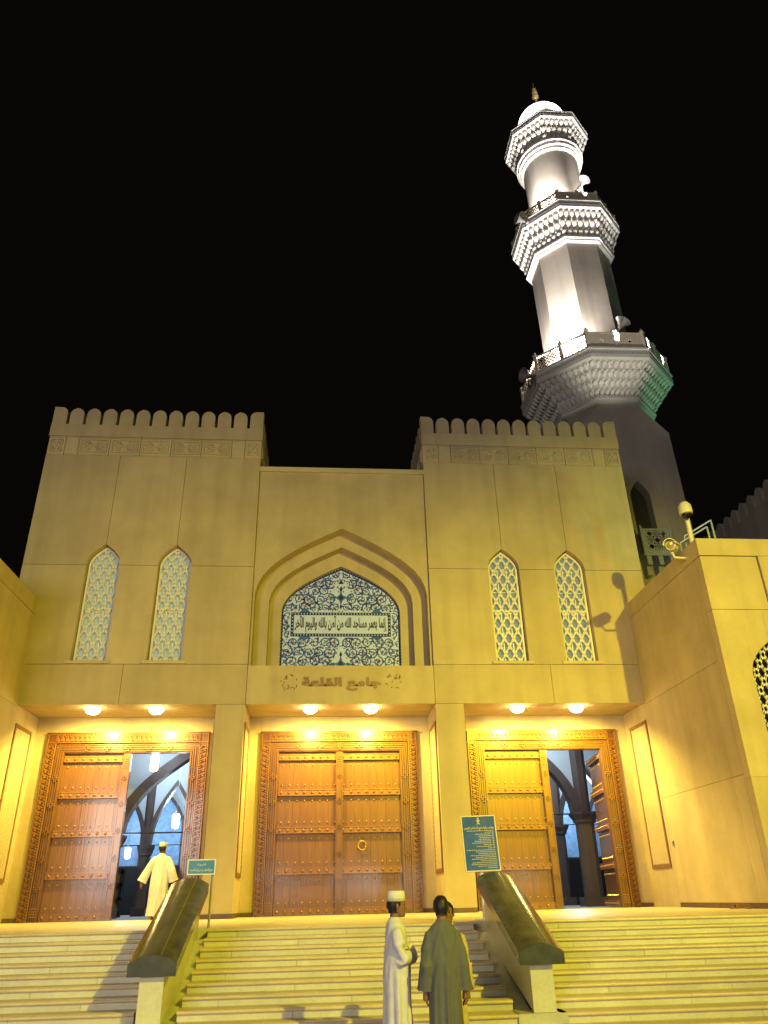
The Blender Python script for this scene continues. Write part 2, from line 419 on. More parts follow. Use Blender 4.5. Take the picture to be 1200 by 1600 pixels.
def lattice_mesh(hw, z0, zs, zt, px=.2667, pz=.445, wd=.021, dep=.05):
    """rows of four-lobed openings, trimmed to the arched outline"""
    b = MB(); n = 24
    rows = int((zt-z0)/(pz/2))+2
    for r in range(-1, rows):
        cz = z0+.21+r*pz/2; off = 0 if r % 2 == 0 else .5
        for c in range(-3, 4):
            cx = (c+off)*px
            if abs(cx) > hw+.12: continue
            po, pi_ = [], []
            for i in range(n):
                t = 2*pi*i/n; rr = .72+.27*abs(cos(2*t))
                x, z = rr*cos(t)*px/2, rr*sin(t)*pz/2
                k1 = 1+wd*.55/(px/2*.8); k2 = 1-wd*.75/(px/2*.8)
                po.append((cx+x*k1, cz+z*(1+(k1-1)*.62))); pi_.append((cx+x*k2, cz+z*(1-(1-k2)*.62)))
            b.frame(po, pi_, 0, dep)
    me = b.mesh('lattice', False); bm = bmesh.new(); bm.from_mesh(me)
    out = [(-hw, z0), (hw, z0)]+arch(hw, zs, zt, 4)
    for i in range(len(out)):
        p, q = out[i], out[(i+1) % len(out)]; dx, dz = q[0]-p[0], q[1]-p[1]
        if abs(dx)+abs(dz) < 1e-6: continue
        bmesh.ops.bisect_plane(bm, geom=bm.verts[:]+bm.edges[:]+bm.faces[:], plane_co=(p[0], 0, p[1]), plane_no=(dz, 0, -dx), clear_outer=True)
    bmesh.ops.recalc_face_normals(bm, faces=bm.faces)
    bm.to_mesh(me); bm.free(); return me
LHW = .405
LAT = lattice_mesh(LHW-.03, WZ0+.05, WZS, WZT-.1); LAT.materials.append(WHITEP)
def window(cx, parent, glass):
    A = arch(LHW+.03, WZS, WZT-.03); Bq = arch(LHW-.025, WZS, WZT-.1)
    o = [(-LHW-.03, WZ0+.01), (LHW+.03, WZ0+.01)]+A; i_ = [(-LHW+.025, WZ0+.05), (LHW-.025, WZ0+.05)]+Bq
    b = MB(); b.frame(o, i_, .17, .25); w = b.build('window', WHITEP, parent, loc=(cx, 0, 0))
    put('lattice', LAT, w, loc=(0, .185, 0))
    b = MB(); b.prism([(-LHW, WZ0+.03), (LHW, WZ0+.03)]+arch(LHW, WZS, WZT-.06), .30, .32); b.build('pane', glass, w)
    b = MB(); b.box(-LHW+.02, LHW-.02, .265, .295, 7.55, 7.62)
    for k in (-1, 0, 1):
        b.lathe([(.085, 0), (.08, .04), (.055, .09), (.01, .115)], 10, (k*.2667, .225, 7.555))
    for z in (6.95, 8.2, 8.85): b.box(-LHW+.02, LHW-.02, .27, .295, z-.012, z+.012)
    for x in (-.135, .135): b.box(x-.012, x+.012, .272, .296, WZ0+.04, WZS+.1)
    b.build('mullion_frame', WHT_P, w)
    b = MB(); b.box(-.57, .57, -.05, .28, WZ0-.085, WZ0-.003); b.build('sill', TRIM, w)
    return w
def tower(sg):
    glass = GLASS_L if sg < 0 else GLASS_R
    def X(poly): return poly if sg > 0 else [(-x, z) for x, z in poly][::-1]
    a, c1, c2, e = XI, WCX[0], WCX[1], XO
    ZF = 12.4; ZM = 8.83; ZS = 5.995
    # panels that stop against the window arches
    L1, R1 = halfarch(c1, -1), halfarch(c1, 1); L2, R2 = halfarch(c2, -1), halfarch(c2, 1)
    P = []
    P.append([(a+G, ZM+G)]+[(L1[-1][0], ZM+G)]+L1[::-1][:-1]+[(c1-G, WZT), (c1-G, ZF-G), (a+G, ZF-G)])
    P.append([(c1+G, ZF-G), (c1+G, WZT)]+R1[::-1][1:]+[(R1[0][0], ZM+G), (L2[-1][0], ZM+G)]+L2[::-1][:-1]+[(c2-G, WZT), (c2-G, ZF-G)])
    P.append([(c2+G, ZF-G), (c2+G, WZT)]+R2[::-1][1:]+[(R2[0][0], ZM+G), (e-G, ZM+G), (e-G, ZF-G)])
    P.append(rect(a, c1-WHW-G*0, ZS, ZM)); P[-1][1] = (c1-WHW, ZS+G); P[-1][2] = (c1-WHW, ZM-G)
    P.append([(c1+WHW, ZS+G), (c2-WHW, ZS+G), (c2-WHW, ZM-G), (c1+WHW, ZM-G)])
    P.append([(c2+WHW, ZS+G), (e-G, ZS+G), (e-G, ZM-G), (c2+WHW, ZM-G)])
    for c in (c1, c2): P.append([(c-WHW, ZS+G), (c+WHW, ZS+G), (c+WHW, WZ0-.003), (c-WHW, WZ0-.003)])
    P.append(rect(a, 5.75, 4.93, ZS)); P.append(rect(5.75, e, 4.93, ZS))
    P.append(rect(a, 3.26, .1, 4.93, .003))
    for p in P: panel(X(p))
    # solid behind the cladding (with room for the windows), tower sides
    b = MB(); xs = sorted((sg*a, sg*e))
    b.box(xs[0]+.36, xs[1]-.36, .352, 3.0, WZT+.1, 13.0); b.box(xs[0]+.36, xs[1]-.36, .40, 3.0, 4.97, WZT+.1)
    b.build('core_wall', CORE, MO)
    for x0, x1 in ((sg*a, sg*(a+.35)), (sg*e, sg*(e-.35))):
        for z0, z1 in ((4.97, ZS), (ZS, ZM), (ZM, ZF)):
            b = MB(); b.box(min(x0, x1)+.0015, max(x0, x1)-.0015, .353, 3.0, z0+G, z1-G); b.build('stone_panel', WALL, MO)
    # frieze, parapet course, battlements
    b = MB(); b.box(xs[0]+.05, xs[1]-.05, .05, 3.0, ZF, 13.07); b.build('frieze_backing', CORE, MO)
    x = a; seq = 'sbLLLLLbs'; wid = dict(s=.5, b=.4, L=.915)
    for k in seq:
        put('frieze_panel', FR[k], MO, loc=(sg*(x+wid[k]/2), 0, ZF)); x += wid[k]
    for k in range(5):                       # frieze on the inner and outer flanks
        for xx, rz in ((xs[0], -pi/2), (xs[1], pi/2)):
            if k < 3: put('frieze_panel', FR['L'], MO, loc=(xx, .1+.46+k*.915, ZF), rot=(0, 0, rz))
    b = MB(); b.box(xs[0]-.02, xs[1]+.02, -.025, 3.0, 13.06, 13.49); b.build('parapet', WALL, MO)
    n = 13
    for i in range(n):
        xx = xs[0]+.19+(xs[1]-xs[0]-.38)*i/(n-1)
        if i == 0: put('merlon', merlon_mesh('end'), MO, loc=(xx, .13, 13.49))
        elif i == n-1: o = put('merlon', merlon_mesh('end'), MO, loc=(xx, .13, 13.49)); o.scale = (-1, 1, 1)
        else: put('merlon', merlon_mesh('mid'), MO, loc=(xx, .13, 13.49))
    for k in range(5):
        for xx in (xs[0]+.13, xs[1]-.13):
            put('merlon', merlon_mesh('mid'), MO, loc=(xx, .66+k*.5, 13.49), rot=(0, 0, pi/2))
    for c in WCX: window(sg*c, MO, glass)
tower(-1); tower(1)

# ---- central bay with the stepped arch and the tile panel
def centre():
    LT = 5.96
    def plate(hw, zs, za, y0, y1, half, top, name='arch_panel'):
        A = arch(hw, zs, za, 10)
        R_ = [(half, LT), (half, top), (0, top)]+[p for p in A[:11]][::-1]+[(hw, LT)]
        R_ = [(hw, LT), (half, LT), (half, top), (0, top), (0, A[10][1])]+A[:10][::-1]
        for sgn in (1, -1):
            pl = R_ if sgn > 0 else [(-x, z) for x, z in R_][::-1]
            b = MB(); b.prism(pl, y0, y1); b.build(name, WALL, MO)
    y1 = .10
    plate(2.44, 8.06, 10.12, y1, .50, XI-.003, 12.0)
    x, z = bk(2.0, 7.8, .5); zt = bk(0, 9.47, .5)[1]
    plate(x, z, zt, .503, .86, 2.49, 11.9)
    x, z = bk(1.63, 7.5, .86); zt = bk(0, 8.87, .86)[1]
    plate(x, z, zt, .863, 1.02, 2.49, 11.9)
    b = MB(); b.box(-2.53, 2.53, .02, .6, 12.0, 12.15); b.build('coping', TRIM, MO)
    b = MB(); b.box(-2.49, 2.49, 1.1, 3.0, LT, 12.05); b.build('core_wall', CORE, MO)
    panel(rect(-XI+G, XI-G, 4.93, LT, .002), -.004, .86)
    # ---- tile panel, glazed tiles with painted scrollwork
    yt = 1.0; hw, zs = bk(1.66, 7.5, yt); za = bk(0, 8.86, yt)[1]; zb = LT-.0
    out = [(-hw, zb), (hw, zb)]+arch(hw, zs, za, 10)
    b = MB(); b.prism(out, yt, yt+.06); tp = b.build('tile_panel', TILEW, MO)
    def inset(d):
        return [(-hw+d, zb), (hw-d, zb)]+arch(hw-d, zs, za-d*1.35, 10)
    b = MB(); b.frame(inset(.0), inset(.10), yt-.006, yt); b.build('border_tile', TILEN, tp)
    b = MB()
    A = inset(.05)
    pts = []
    for i in range(1, len(A)):
        p, q = Vector((A[i][0], A[i][1])), Vector((A[(i+1) % len(A)][0], A[(i+1) % len(A)][1]))
        if i == len(A)-1: q = Vector((-hw+.05, zb))
        n = max(1, int((q-p).length/.085))
        for k in range(n): pts.append(p+(q-p)*k/n)
    for p in pts[0:]:
        b.add([(p.x-.018, yt-.009, p.y), (p.x, yt-.009, p.y-.018), (p.x+.018, yt-.009, p.y), (p.x, yt-.009, p.y+.018)], [(0, 1, 2, 3)])
    b.build('border_dot', TILEW, tp, kind='stuff')
    # scrolls: flat ribbons raised by a glaze thickness
    sb, sn, st, sr = MB(), MB(), MB(), MB()
    def inside(x, z, m=.1):
        if abs(x) > hw-m or z < zb+.0: return False
        if z > zs-.1:
            f = (z-zs)/(za-m*1.5-zs)
            if f > 1: return False
            c = arch(hw-m, zs, za-m*1.35, 12)
            for (xa, z1), (xb, z2) in zip(c[:12], c[1:13]):
                if z1 <= z <= z2: return abs(x) < xa+(xb-xa)*(z-z1)/(z2-z1+1e-9)
        return True
    bx0, bx1 = bk(-1.40, 0, yt)[0], bk(1.36, 0, yt)[0]; bz0, bz1 = bk(0, 6.77, yt)[1], bk(0, 7.46, yt)[1]
    def free(x, z, m=.1):
        return inside(x, z, m) and not (bx0-.03 < x < bx1+.03 and bz0-.03 < z < bz1+.03)
    def ribbon(B, pts, w0, w1, y):
        n = len(pts); v = []
        for i, (x, z) in enumerate(pts):
            x2, z2 = pts[min(i+1, n-1)]; x1, z1 = pts[max(i-1, 0)]; l = sqrt((x2-x1)**2+(z2-z1)**2)+1e-9
            w = w0+(w1-w0)*i/(n-1); px, pz = -(z2-z1)/l*w, (x2-x1)/l*w
            v += [(x+px, y, z+pz), (x-px, y, z-pz)]
        B.add(v, [(2*i, 2*i+1, 2*i+3, 2*i+2) for i in range(n-1) if free(*pts[i]) and free(*pts[i+1])])
    def leafd(B, x, z, a, l, w, y):
        if not free(x+cos(a)*l*.8, z+sin(a)*l*.8) or not free(x, z): return
        c, s_ = cos(a), sin(a)
        q = [(0, 0), (.35*l, -w), (.7*l, -w*.8), (l, 0), (.7*l, w*.5), (.35*l, w)]
        B.add([(x+c*p-s_*r, y, z+s_*p+c*r) for p, r in q], [tuple(range(6))])
    def spiral(x, z, r, turns, a0, sg, mir=1):
        pts = []
        for i in range(26):
            t = i/25; rr = r*(1-.8*t); a = a0+sg*2*pi*turns*t
            pts.append((x+rr*cos(a), z+rr*sin(a)))
        for m in (1, -1):
            P2 = [(m*p[0], p[1]) for p in pts]
            ribbon(sb, P2, .021, .008, yt-.006)
            for i in (3, 8, 13, 18, 22):
                x1, z1 = P2[i]; x2, z2 = P2[i+1]; a = math.atan2(z2-z1, x2-x1)
                side = 1 if i % 4 == 3 else -1
                leafd(sn if i % 8 < 4 else sb, x1, z1, a+side*.9, .085, .021, yt-.007)
                c = (x1+.07*cos(a-side*1.2), z1+.07*sin(a-side*1.2))
                if free(*c): (sr if i % 3 == 0 else st).add([(c[0]+.02*cos(2*pi*k/6), yt-.008, c[1]+.02*sin(2*pi*k/6)) for k in range(6)], [tuple(range(6))])
            e = P2[-1]
            if free(*e): sr.add([(e[0]+.024*cos(2*pi*k/6), yt-.008, e[1]+.024*sin(2*pi*k/6)) for k in range(6)], [tuple(range(6))])
    rr_ = random.Random(21); row = 0; z = 6.10
    while z < 9.15:
        x = .17 if row % 2 else .02+.30
        while x < 1.75:
            if not (abs(x) < .2 and (8.05 < z < 8.5 or 6.05 < z < 6.5)):
                spiral(x+rr_.uniform(-.02, .02), z+rr_.uniform(-.02, .02), rr_.uniform(.15, .185), rr_.uniform(1.25, 1.6), rr_.uniform(0, 6.28), 1 if (row+int(x*3.4)) % 2 else -1)
            x += .30
        z += .265; row += 1
    rnd = random.Random(3)
    for _ in range(420):                     # small buds between the scrolls
        x, z = rnd.uniform(.03, hw), rnd.uniform(zb, za); a = rnd.uniform(0, 6.28)
        for m in (1, -1):
            leafd(sb if rnd.random() < .6 else sn, m*x, z, a if m > 0 else pi-a, .075, .018, yt-.0055)
    for zc, s_ in ((8.28, 1.0), (6.28, 1.0)):  # medallions on the axis
        st.add([(x*.16*s_, yt-.010, zc+z*.25*s_) for x, z in ((1, 0), (.3, .35), (0, 1), (-.3, .35), (-1, 0), (-.3, -.35), (0, -1), (.3, -.35))], [tuple(range(8))])
        sn.add([(x*.07*s_, yt-.012, zc+z*.10*s_) for x, z in ((1, 0), (0, 1), (-1, 0), (0, -1))], [(0, 1, 2, 3)])
        for m in (1, -1): leafd(sn, 0, zc+m*.2, m*pi/2, .17, .04, yt-.011); leafd(st, m*.12, zc, 0 if m > 0 else pi, .2, .05, yt-.011)
    sn.add([(x*.08, yt-.01, 9.05+z*.1-.28) for x, z in ((1, -.6), (0, 1), (-1, -.6))], [(0, 1, 2)])
    for m in (1, -1):
        for zz, q in ((bz1, 1), (bz0, -1)):
            st.add([(m*1.05-.17, yt-.008, zz), (m*1.05, yt-.008, zz+q*.14), (m*1.05+.17, yt-.008, zz)], [(0, 1, 2)])
    for B, nm, mt in ((sb, 'blue_scroll', TILEB), (sn, 'navy_leaf', TILEN), (st, 'teal_flower', TILET), (sr, 'rust_bud', TILER)):
        B.build(nm, mt, tp, kind='stuff', recalc=False)
    # inscription tablet
    b = MB(); b.box(bx0, bx1, yt-.012, yt, bz0, bz1); b.build('tablet_border', TILEN, tp)
    b = MB(); b.box(bx0+.085, bx1-.085, yt-.018, yt-.012, bz0+.085, bz1-.085); b.build('tablet', TILEW, tp)
    b = MB(); n = 34
    for i in range(n):
        x = bx0+.04+(bx1-bx0-.08)*i/(n-1)
        for z in (bz0+.042, bz1-.042): b.box(x-.016, x+.016, yt-.016, yt-.011, z-.016, z+.016)
    for k in range(7):
        z = bz0+.05+(bz1-bz0-.1)*k/6
        for x in (bx0+.042, bx1-.042): b.box(x-.016, x+.016, yt-.016, yt-.011, z-.016, z+.016)
    b.build('tablet_bead', TILEW, tp, kind='stuff')
    return tp, bx0, bx1, bz0, bz1, yt
tp, bx0, bx1, bz0, bz1, yt = centre()

# ---- lettering
AB = {'ا': 0xFE8D, 'ب': 0xFE8F, 'ة': 0xFE93, 'ت': 0xFE95, 'ج': 0xFE9D, 'ح': 0xFEA1, 'خ': 0xFEA5, 'د': 0xFEA9, 'ر': 0xFEAD, 'ز': 0xFEAF, 'س': 0xFEB1, 'ش': 0xFEB5, 'ص': 0xFEB9, 'ض': 0xFEBD, 'ط': 0xFEC1, 'ظ': 0xFEC5, 'ع': 0xFEC9, 'غ': 0xFECD, 'ف': 0xFED1, 'ق': 0xFED5, 'ك': 0xFED9, 'ل': 0xFEDD, 'م': 0xFEE1, 'ن': 0xFEE5, 'ه': 0xFEE9, 'و': 0xFEED, 'ى': 0xFEEF, 'ي': 0xFEF1, 'آ': 0xFE81, 'أ': 0xFE83, 'إ': 0xFE87}
NOJ = set('اةدذرزوىآأإ')
def shape(s):
    out = []
    for i, c in enumerate(s):
        if c not in AB: out.append(c); continue
        pv = i > 0 and s[i-1] in AB and s[i-1] not in NOJ
        nx = c not in NOJ and i+1 < len(s) and s[i+1] in AB
        out.append(chr(AB[c]+((1 if pv else 0) if not nx else (3 if pv else 2))))
    return ''.join(out[::-1])
def text(s, w, h, depth, name, mat, parent, loc, rot=(pi/2, 0, 0), bold=0.0, kind=None):
    cu = bpy.data.curves.new(name, 'FONT'); cu.body = shape(s); cu.extrude = .02; cu.offset = bold; cu.resolution_u = 3
    o = bpy.data.objects.new(name, cu); COL.objects.link(o); bpy.context.view_layer.update()
    dg = bpy.context.evaluated_depsgraph_get(); me = bpy.data.meshes.new_from_object(o.evaluated_get(dg)); bpy.data.objects.remove(o)
    co = [v.co.copy() for v in me.vertices]
    x0, x1 = min(c.x for c in co), max(c.x for c in co); y0, y1 = min(c.y for c in co), max(c.y for c in co)
    for v in me.vertices:
        v.co = (((v.co.x-x0)/(x1-x0)-.5)*w, ((v.co.y-y0)/(y1-y0)-.5)*h, v.co.z/.02*depth/2)
    me.materials.clear(); me.materials.append(mat)
    for p in me.polygons: p.use_smooth = False
    return put(name, me, parent, loc=loc, rot=rot, kind=kind)
text('إنما يعمر مساجد الله من آمن بالله واليوم الآخر', bx1-bx0-.22, bz1-bz0-.20, .006, 'inscription', INK, tp, ((bx0+bx1)/2, yt-.021, (bz0+bz1)/2), bold=.034)
text('جامع القلعة', 2.12, .36, .03, 'mosque_name', GOLDT, MO, (0, -.018, 5.46), bold=.045)
def ornaments():
    b = MB(); rnd = random.Random(5)
    for m in (-1, 1):
        for k in range(16):
            x = m*rnd.uniform(1.2, 1.6); z = rnd.uniform(5.28, 5.68); a = rnd.uniform(0, 3); l = rnd.uniform(.02, .05)
            b.tube([(x, -.008, z), (x+l*cos(a), -.009, z+l*sin(a)), (x+l*1.6*cos(a+.7), -.008, z+l*1.6*sin(a+.7))], .012, 5)
    b.build('lintel_ornament', GOLDT, MO, kind='stuff')
ornaments()

# ---- recessed porches: soffits, back walls, piers, side panels
YD = 1.65
def porches():
    bays = [(-WX, -3.26), (-XI, XI), (3.26, WX)]
    for a, e in bays:
        b = MB(); b.box(a, e, .355, YD+.3, 4.955, 5.3); b.build('soffit', WALL, MO)
        c = (a+e)/2 if a*e < 0 else math.copysign(5.74, a)
        # back wall around the door
        for p in (rect(a, c-2.15, 0, 4.955, .001), rect(c+2.15, e, 0, 4.955, .001), [(c-2.15, 4.51), (c+2.15, 4.51), (c+2.15, 4.954), (c-2.15, 4.954)]):
            panel(p, YD+.03, YD+.3)
        for s_ in ((a, c-2.15), (c+2.15, e)):
            b = MB(); b.box(s_[0]+.01, s_[1]-.002, YD+.012, YD+.03, .003, .1); b.build('plinth', PLIN, MO)
    for sg in (-1, 1):
        b = MB(); xs = sorted((sg*XI, sg*3.26)); b.box(xs[0]+.002, xs[1]-.002, .353, YD+.3, 0, 4.95); b.build('pier', WALL, MO)
        b = MB(); b.box(xs[0]-.0, xs[1]+.0, -.012, YD+.012, .003, .1); b.build('plinth', PLIN, MO)
    # framed woven-pattern panels on the reveals
    def side(x, nx):
        T = TR(x, 0, 0) @ RZ(pi/2 if nx > 0 else -pi/2)
        # local: X runs along world y (or -y), -y local is outwards
        s_ = 1 if nx > 0 else -1
        u0, u1 = (.12, 1.30) if nx > 0 else (-1.30, -.12)
        b = MB(); z0, z1 = .88, 4.5
        b.frame([(u0, z0), (u1, z0), (u1, z1), (u0, z1)], [(u0+.07, z0+.09), (u1-.07, z0+.09), (u1-.07, z1-.09), (u0+.07, z1-.09)], -.03, .0, T)
        fr = b.build('wall_panel', PANF, MO)
        b = MB(); b.box(u0+.07, u1-.07, -.012, -.002, z0+.09, z1-.09, T); b.build('panel_backing', TRIM, fr)
        b = MB(); nz = 60
        for i in range(nz):                  # fine woven relief
            z = z0+.1+(z1-z0-.2)*i/nz; off = .06 if i % 2 else 0
            x = u0+.08+off
            while x < u1-.14:
                b.box(x, x+.1, -.02, -.012, z+.006, z+.05, T); x += .12
        b.build('woven_relief', TRIM, fr, kind='stuff')
    PANF = stone('brown_panel_frame', (.20, .11, .06), .2, 5, .5)
    side(WX-.0, -1); side(-WX+.0, 1); side(XI, -1); side(-XI, 1); side(3.26, 1); side(-3.26, -1)
porches()

# ---- carved wooden doors
def door_frame(c):
    b = MB(); hw, H = 2.15, 4.51; iw = 1.90
    for s_ in (-1, 1):
        b.box(min(s_*iw, s_*hw), max(s_*iw, s_*hw), -.06, .22, 0, H-.25)
    b.box(-hw, hw, -.06, .22, H-.25, H)
    b.box(-hw-.03, hw+.03, -.10, .22, H, H+.03)
    fr = b.build('door_frame', WOODD, MO, loc=(c, YD, 0))
    b = MB()
    def glyph(T):                            # one interlace unit .13 long, .19 wide, centred
        for x0, z0, x1, z1 in ((-.085, -.055, .085, .02), (-.085, .0, .0, .06), (.0, -.06, .085, -.01), (-.06, .045, .07, .06)):
            d = Vector((x1-x0, 0, z1-z0)); l = d.length; a = math.atan2(d.z, d.x)
            b.box(-l/2, l/2, -.10, -.06, -.012, .012, T @ TR((x0+x1)/2, 0, (z0+z1)/2) @ RY(-a))
    n = 32
    for s_ in (-1, 1):
        for i in range(n): glyph(TR(s_*(iw+hw)/2, 0, .08+i*(H-.36)/n) @ Matrix.Diagonal((s_, 1, 1, 1)))
        for x in (s_*(iw+.018), s_*(hw-.018)): b.box(x-.012, x+.012, -.085, -.06, 0, H-.01)
    n = 30
    for i in range(n): glyph(TR(-iw+.06+i*(2*iw-.0)/n, 0, H-.125) @ RY(pi/2))
    for z in (H-.235, H-.015): b.box(-hw+.03, hw-.03, -.085, -.06, z-.011, z+.011)
    b.build('carved_band', WOODL, fr, kind='stuff')
    b = MB(); o2, i2 = 1.90, 1.67             # inner moulded frame with ribs
    for s_ in (-1, 1):
        b.box(min(s_*i2, s_*o2), max(s_*i2, s_*o2), -.01, .20, 0, 4.26)
        for q in (.03, .085, .145, .2): x = s_*(i2+q); b.box(x-.014, x+.014, -.04, -.01, 0, 4.02+q)
    b.box(-i2, i2, -.01, .20, 4.01, 4.26)
    for q in (.03, .085, .145, .2): b.box(-i2-q, i2+q, -.04, -.01, 4.02+q-.014, 4.02+q+.014)
    b.build('inner_frame', WOOD, fr)
    b = MB()
    def rosette(x, z):
        for a in (pi/4, -pi/4):
            for d in (-.035, .035): b.box(-.085, .085, -.075, -.04, d-.013, d+.013, TR(x, 0, z) @ RY(a))
    for s_ in (-1, 1):
        for z in (.75, 1.4, 2.05, 2.7, 3.35): rosette(s_*1.785, z)
        for z in (.1, .16, .22, .28): b.box(min(s_*1.69, s_*1.88), max(s_*1.69, s_*1.88), -.055, -.04, z, z+.03)
    for x in (-1.1, -.55, 0, .55, 1.1): rosette(x, 4.135)
    b.build('rosette', WOODL, fr, kind='stuff')
    return fr
RZS = (.08, 1.01, 1.99, 2.93, 3.85)
def door_leaf(name_mullion, W=1.67, ring=False):
    """origin at the hinge, leaf runs +x; front faces -y"""
    root = bpy.data.objects.new('door_leaf', None)
    COL.objects.link(root); root.parent = MO
    b = MB(); b.box(.0, W, .10, .13, 0, 4.0); b.build('backing', WOODD, root)
    n = 8
    me = None
    for i in range(n):
        w = W/n
        if me is None:
            m = MB(); m.box(.0015, w-.0015, .06, .10, .0, 4.0); me = m.mesh('plank'); me.materials.append(WOOD)
        put('plank', me, root, loc=(i*w, 0, 0))
    for z in RZS:
        b = MB(); b.box(.01, W-.01, -.02, .06, z-.08, z+.08); b.box(.01, W-.01, -.035, -.02, z+.055, z+.08); b.box(.01, W-.01, -.035, -.02, z-.08, z-.055)
        for i in range(16):
            x = .05+(W-.1)*(i+.5)/16; b.box(-.02, .02, -.028, -.02, -.02, .02, TR(x, 0, z) @ RY(pi/4))
        b.build('rail', WOODL, root)
    b = MB(); s = MB()
    for z in RZS:
        for i in range(8): b.dome((.10+(W-.2)*i/7, -.02, z), .042, .045, 8)
    b.build('boss', BOSSM, root, kind='stuff')
    for z0, z1 in zip(RZS[:-1], RZS[1:]):
        for z in (z0+.20, z1-.2):
            for i in range(8): s.dome((.12+(W-.24)*i/7, .06, z), .024, .04, 6)
    s.build('stud', STUDM, root, kind='stuff')
    if name_mullion:
        b = MB(); b.box(W-.1, W+.1, -.07, .06, 0, 3.98)
        for x in (W-.08, W+.08): b.box(x-.012, x+.012, -.085, -.07, 0, 3.98)
        for z in (.75, 1.4, 2.05, 2.7, 3.35):
            for a in (pi/4, -pi/4):
                for d in (-.03, .03): b.box(-.07, .07, -.09, -.07, d-.011, d+.011, TR(W, 0, z) @ RY(a))
        for z in (.1, .17, .24, .31, 3.6, 3.66, 3.72, 3.78, 3.84): b.box(W-.07, W+.07, -.088, -.07, z, z+.032)
        b.build('mullion', WOOD, root)
    if ring:
        b = MB(); R_ = .11
        b.tube([(.61+R_*sin(2*pi*i/20), -.005, 1.60+R_*cos(2*pi*i/20)) for i in range(21)], .024, 8); b.dome((.61, .06, 1.70), .05, .07, 10)
        b.build('ring_handle', BRASS, root)
    return root
STUDM = plain('gilt_stud', (.62, .40, .13), .3, .45)
BOSSM = plain('polished_wood_boss', (.30, .13, .03), .22, .1)
for c in (-5.74, 0, 5.74):
    door_frame(c)
    l = door_leaf(True); l.location = (c-1.67, YD+.06, .01)
    r = door_leaf(False, ring=(c == 0))
    if c == 0:
        r.location = (c, YD+.06, .01)
    else:
        # right leaf swung into the hall: hinge at +1.67; mirrored leaf built from hinge
        for ch in r.children:
            if ch.type == 'MESH': pass
        r.location = (c+1.67, YD+.18, .01); r.scale = (-1, 1, 1); r.rotation_euler = (0, 0, radians(-97 if c > 0 else -104))

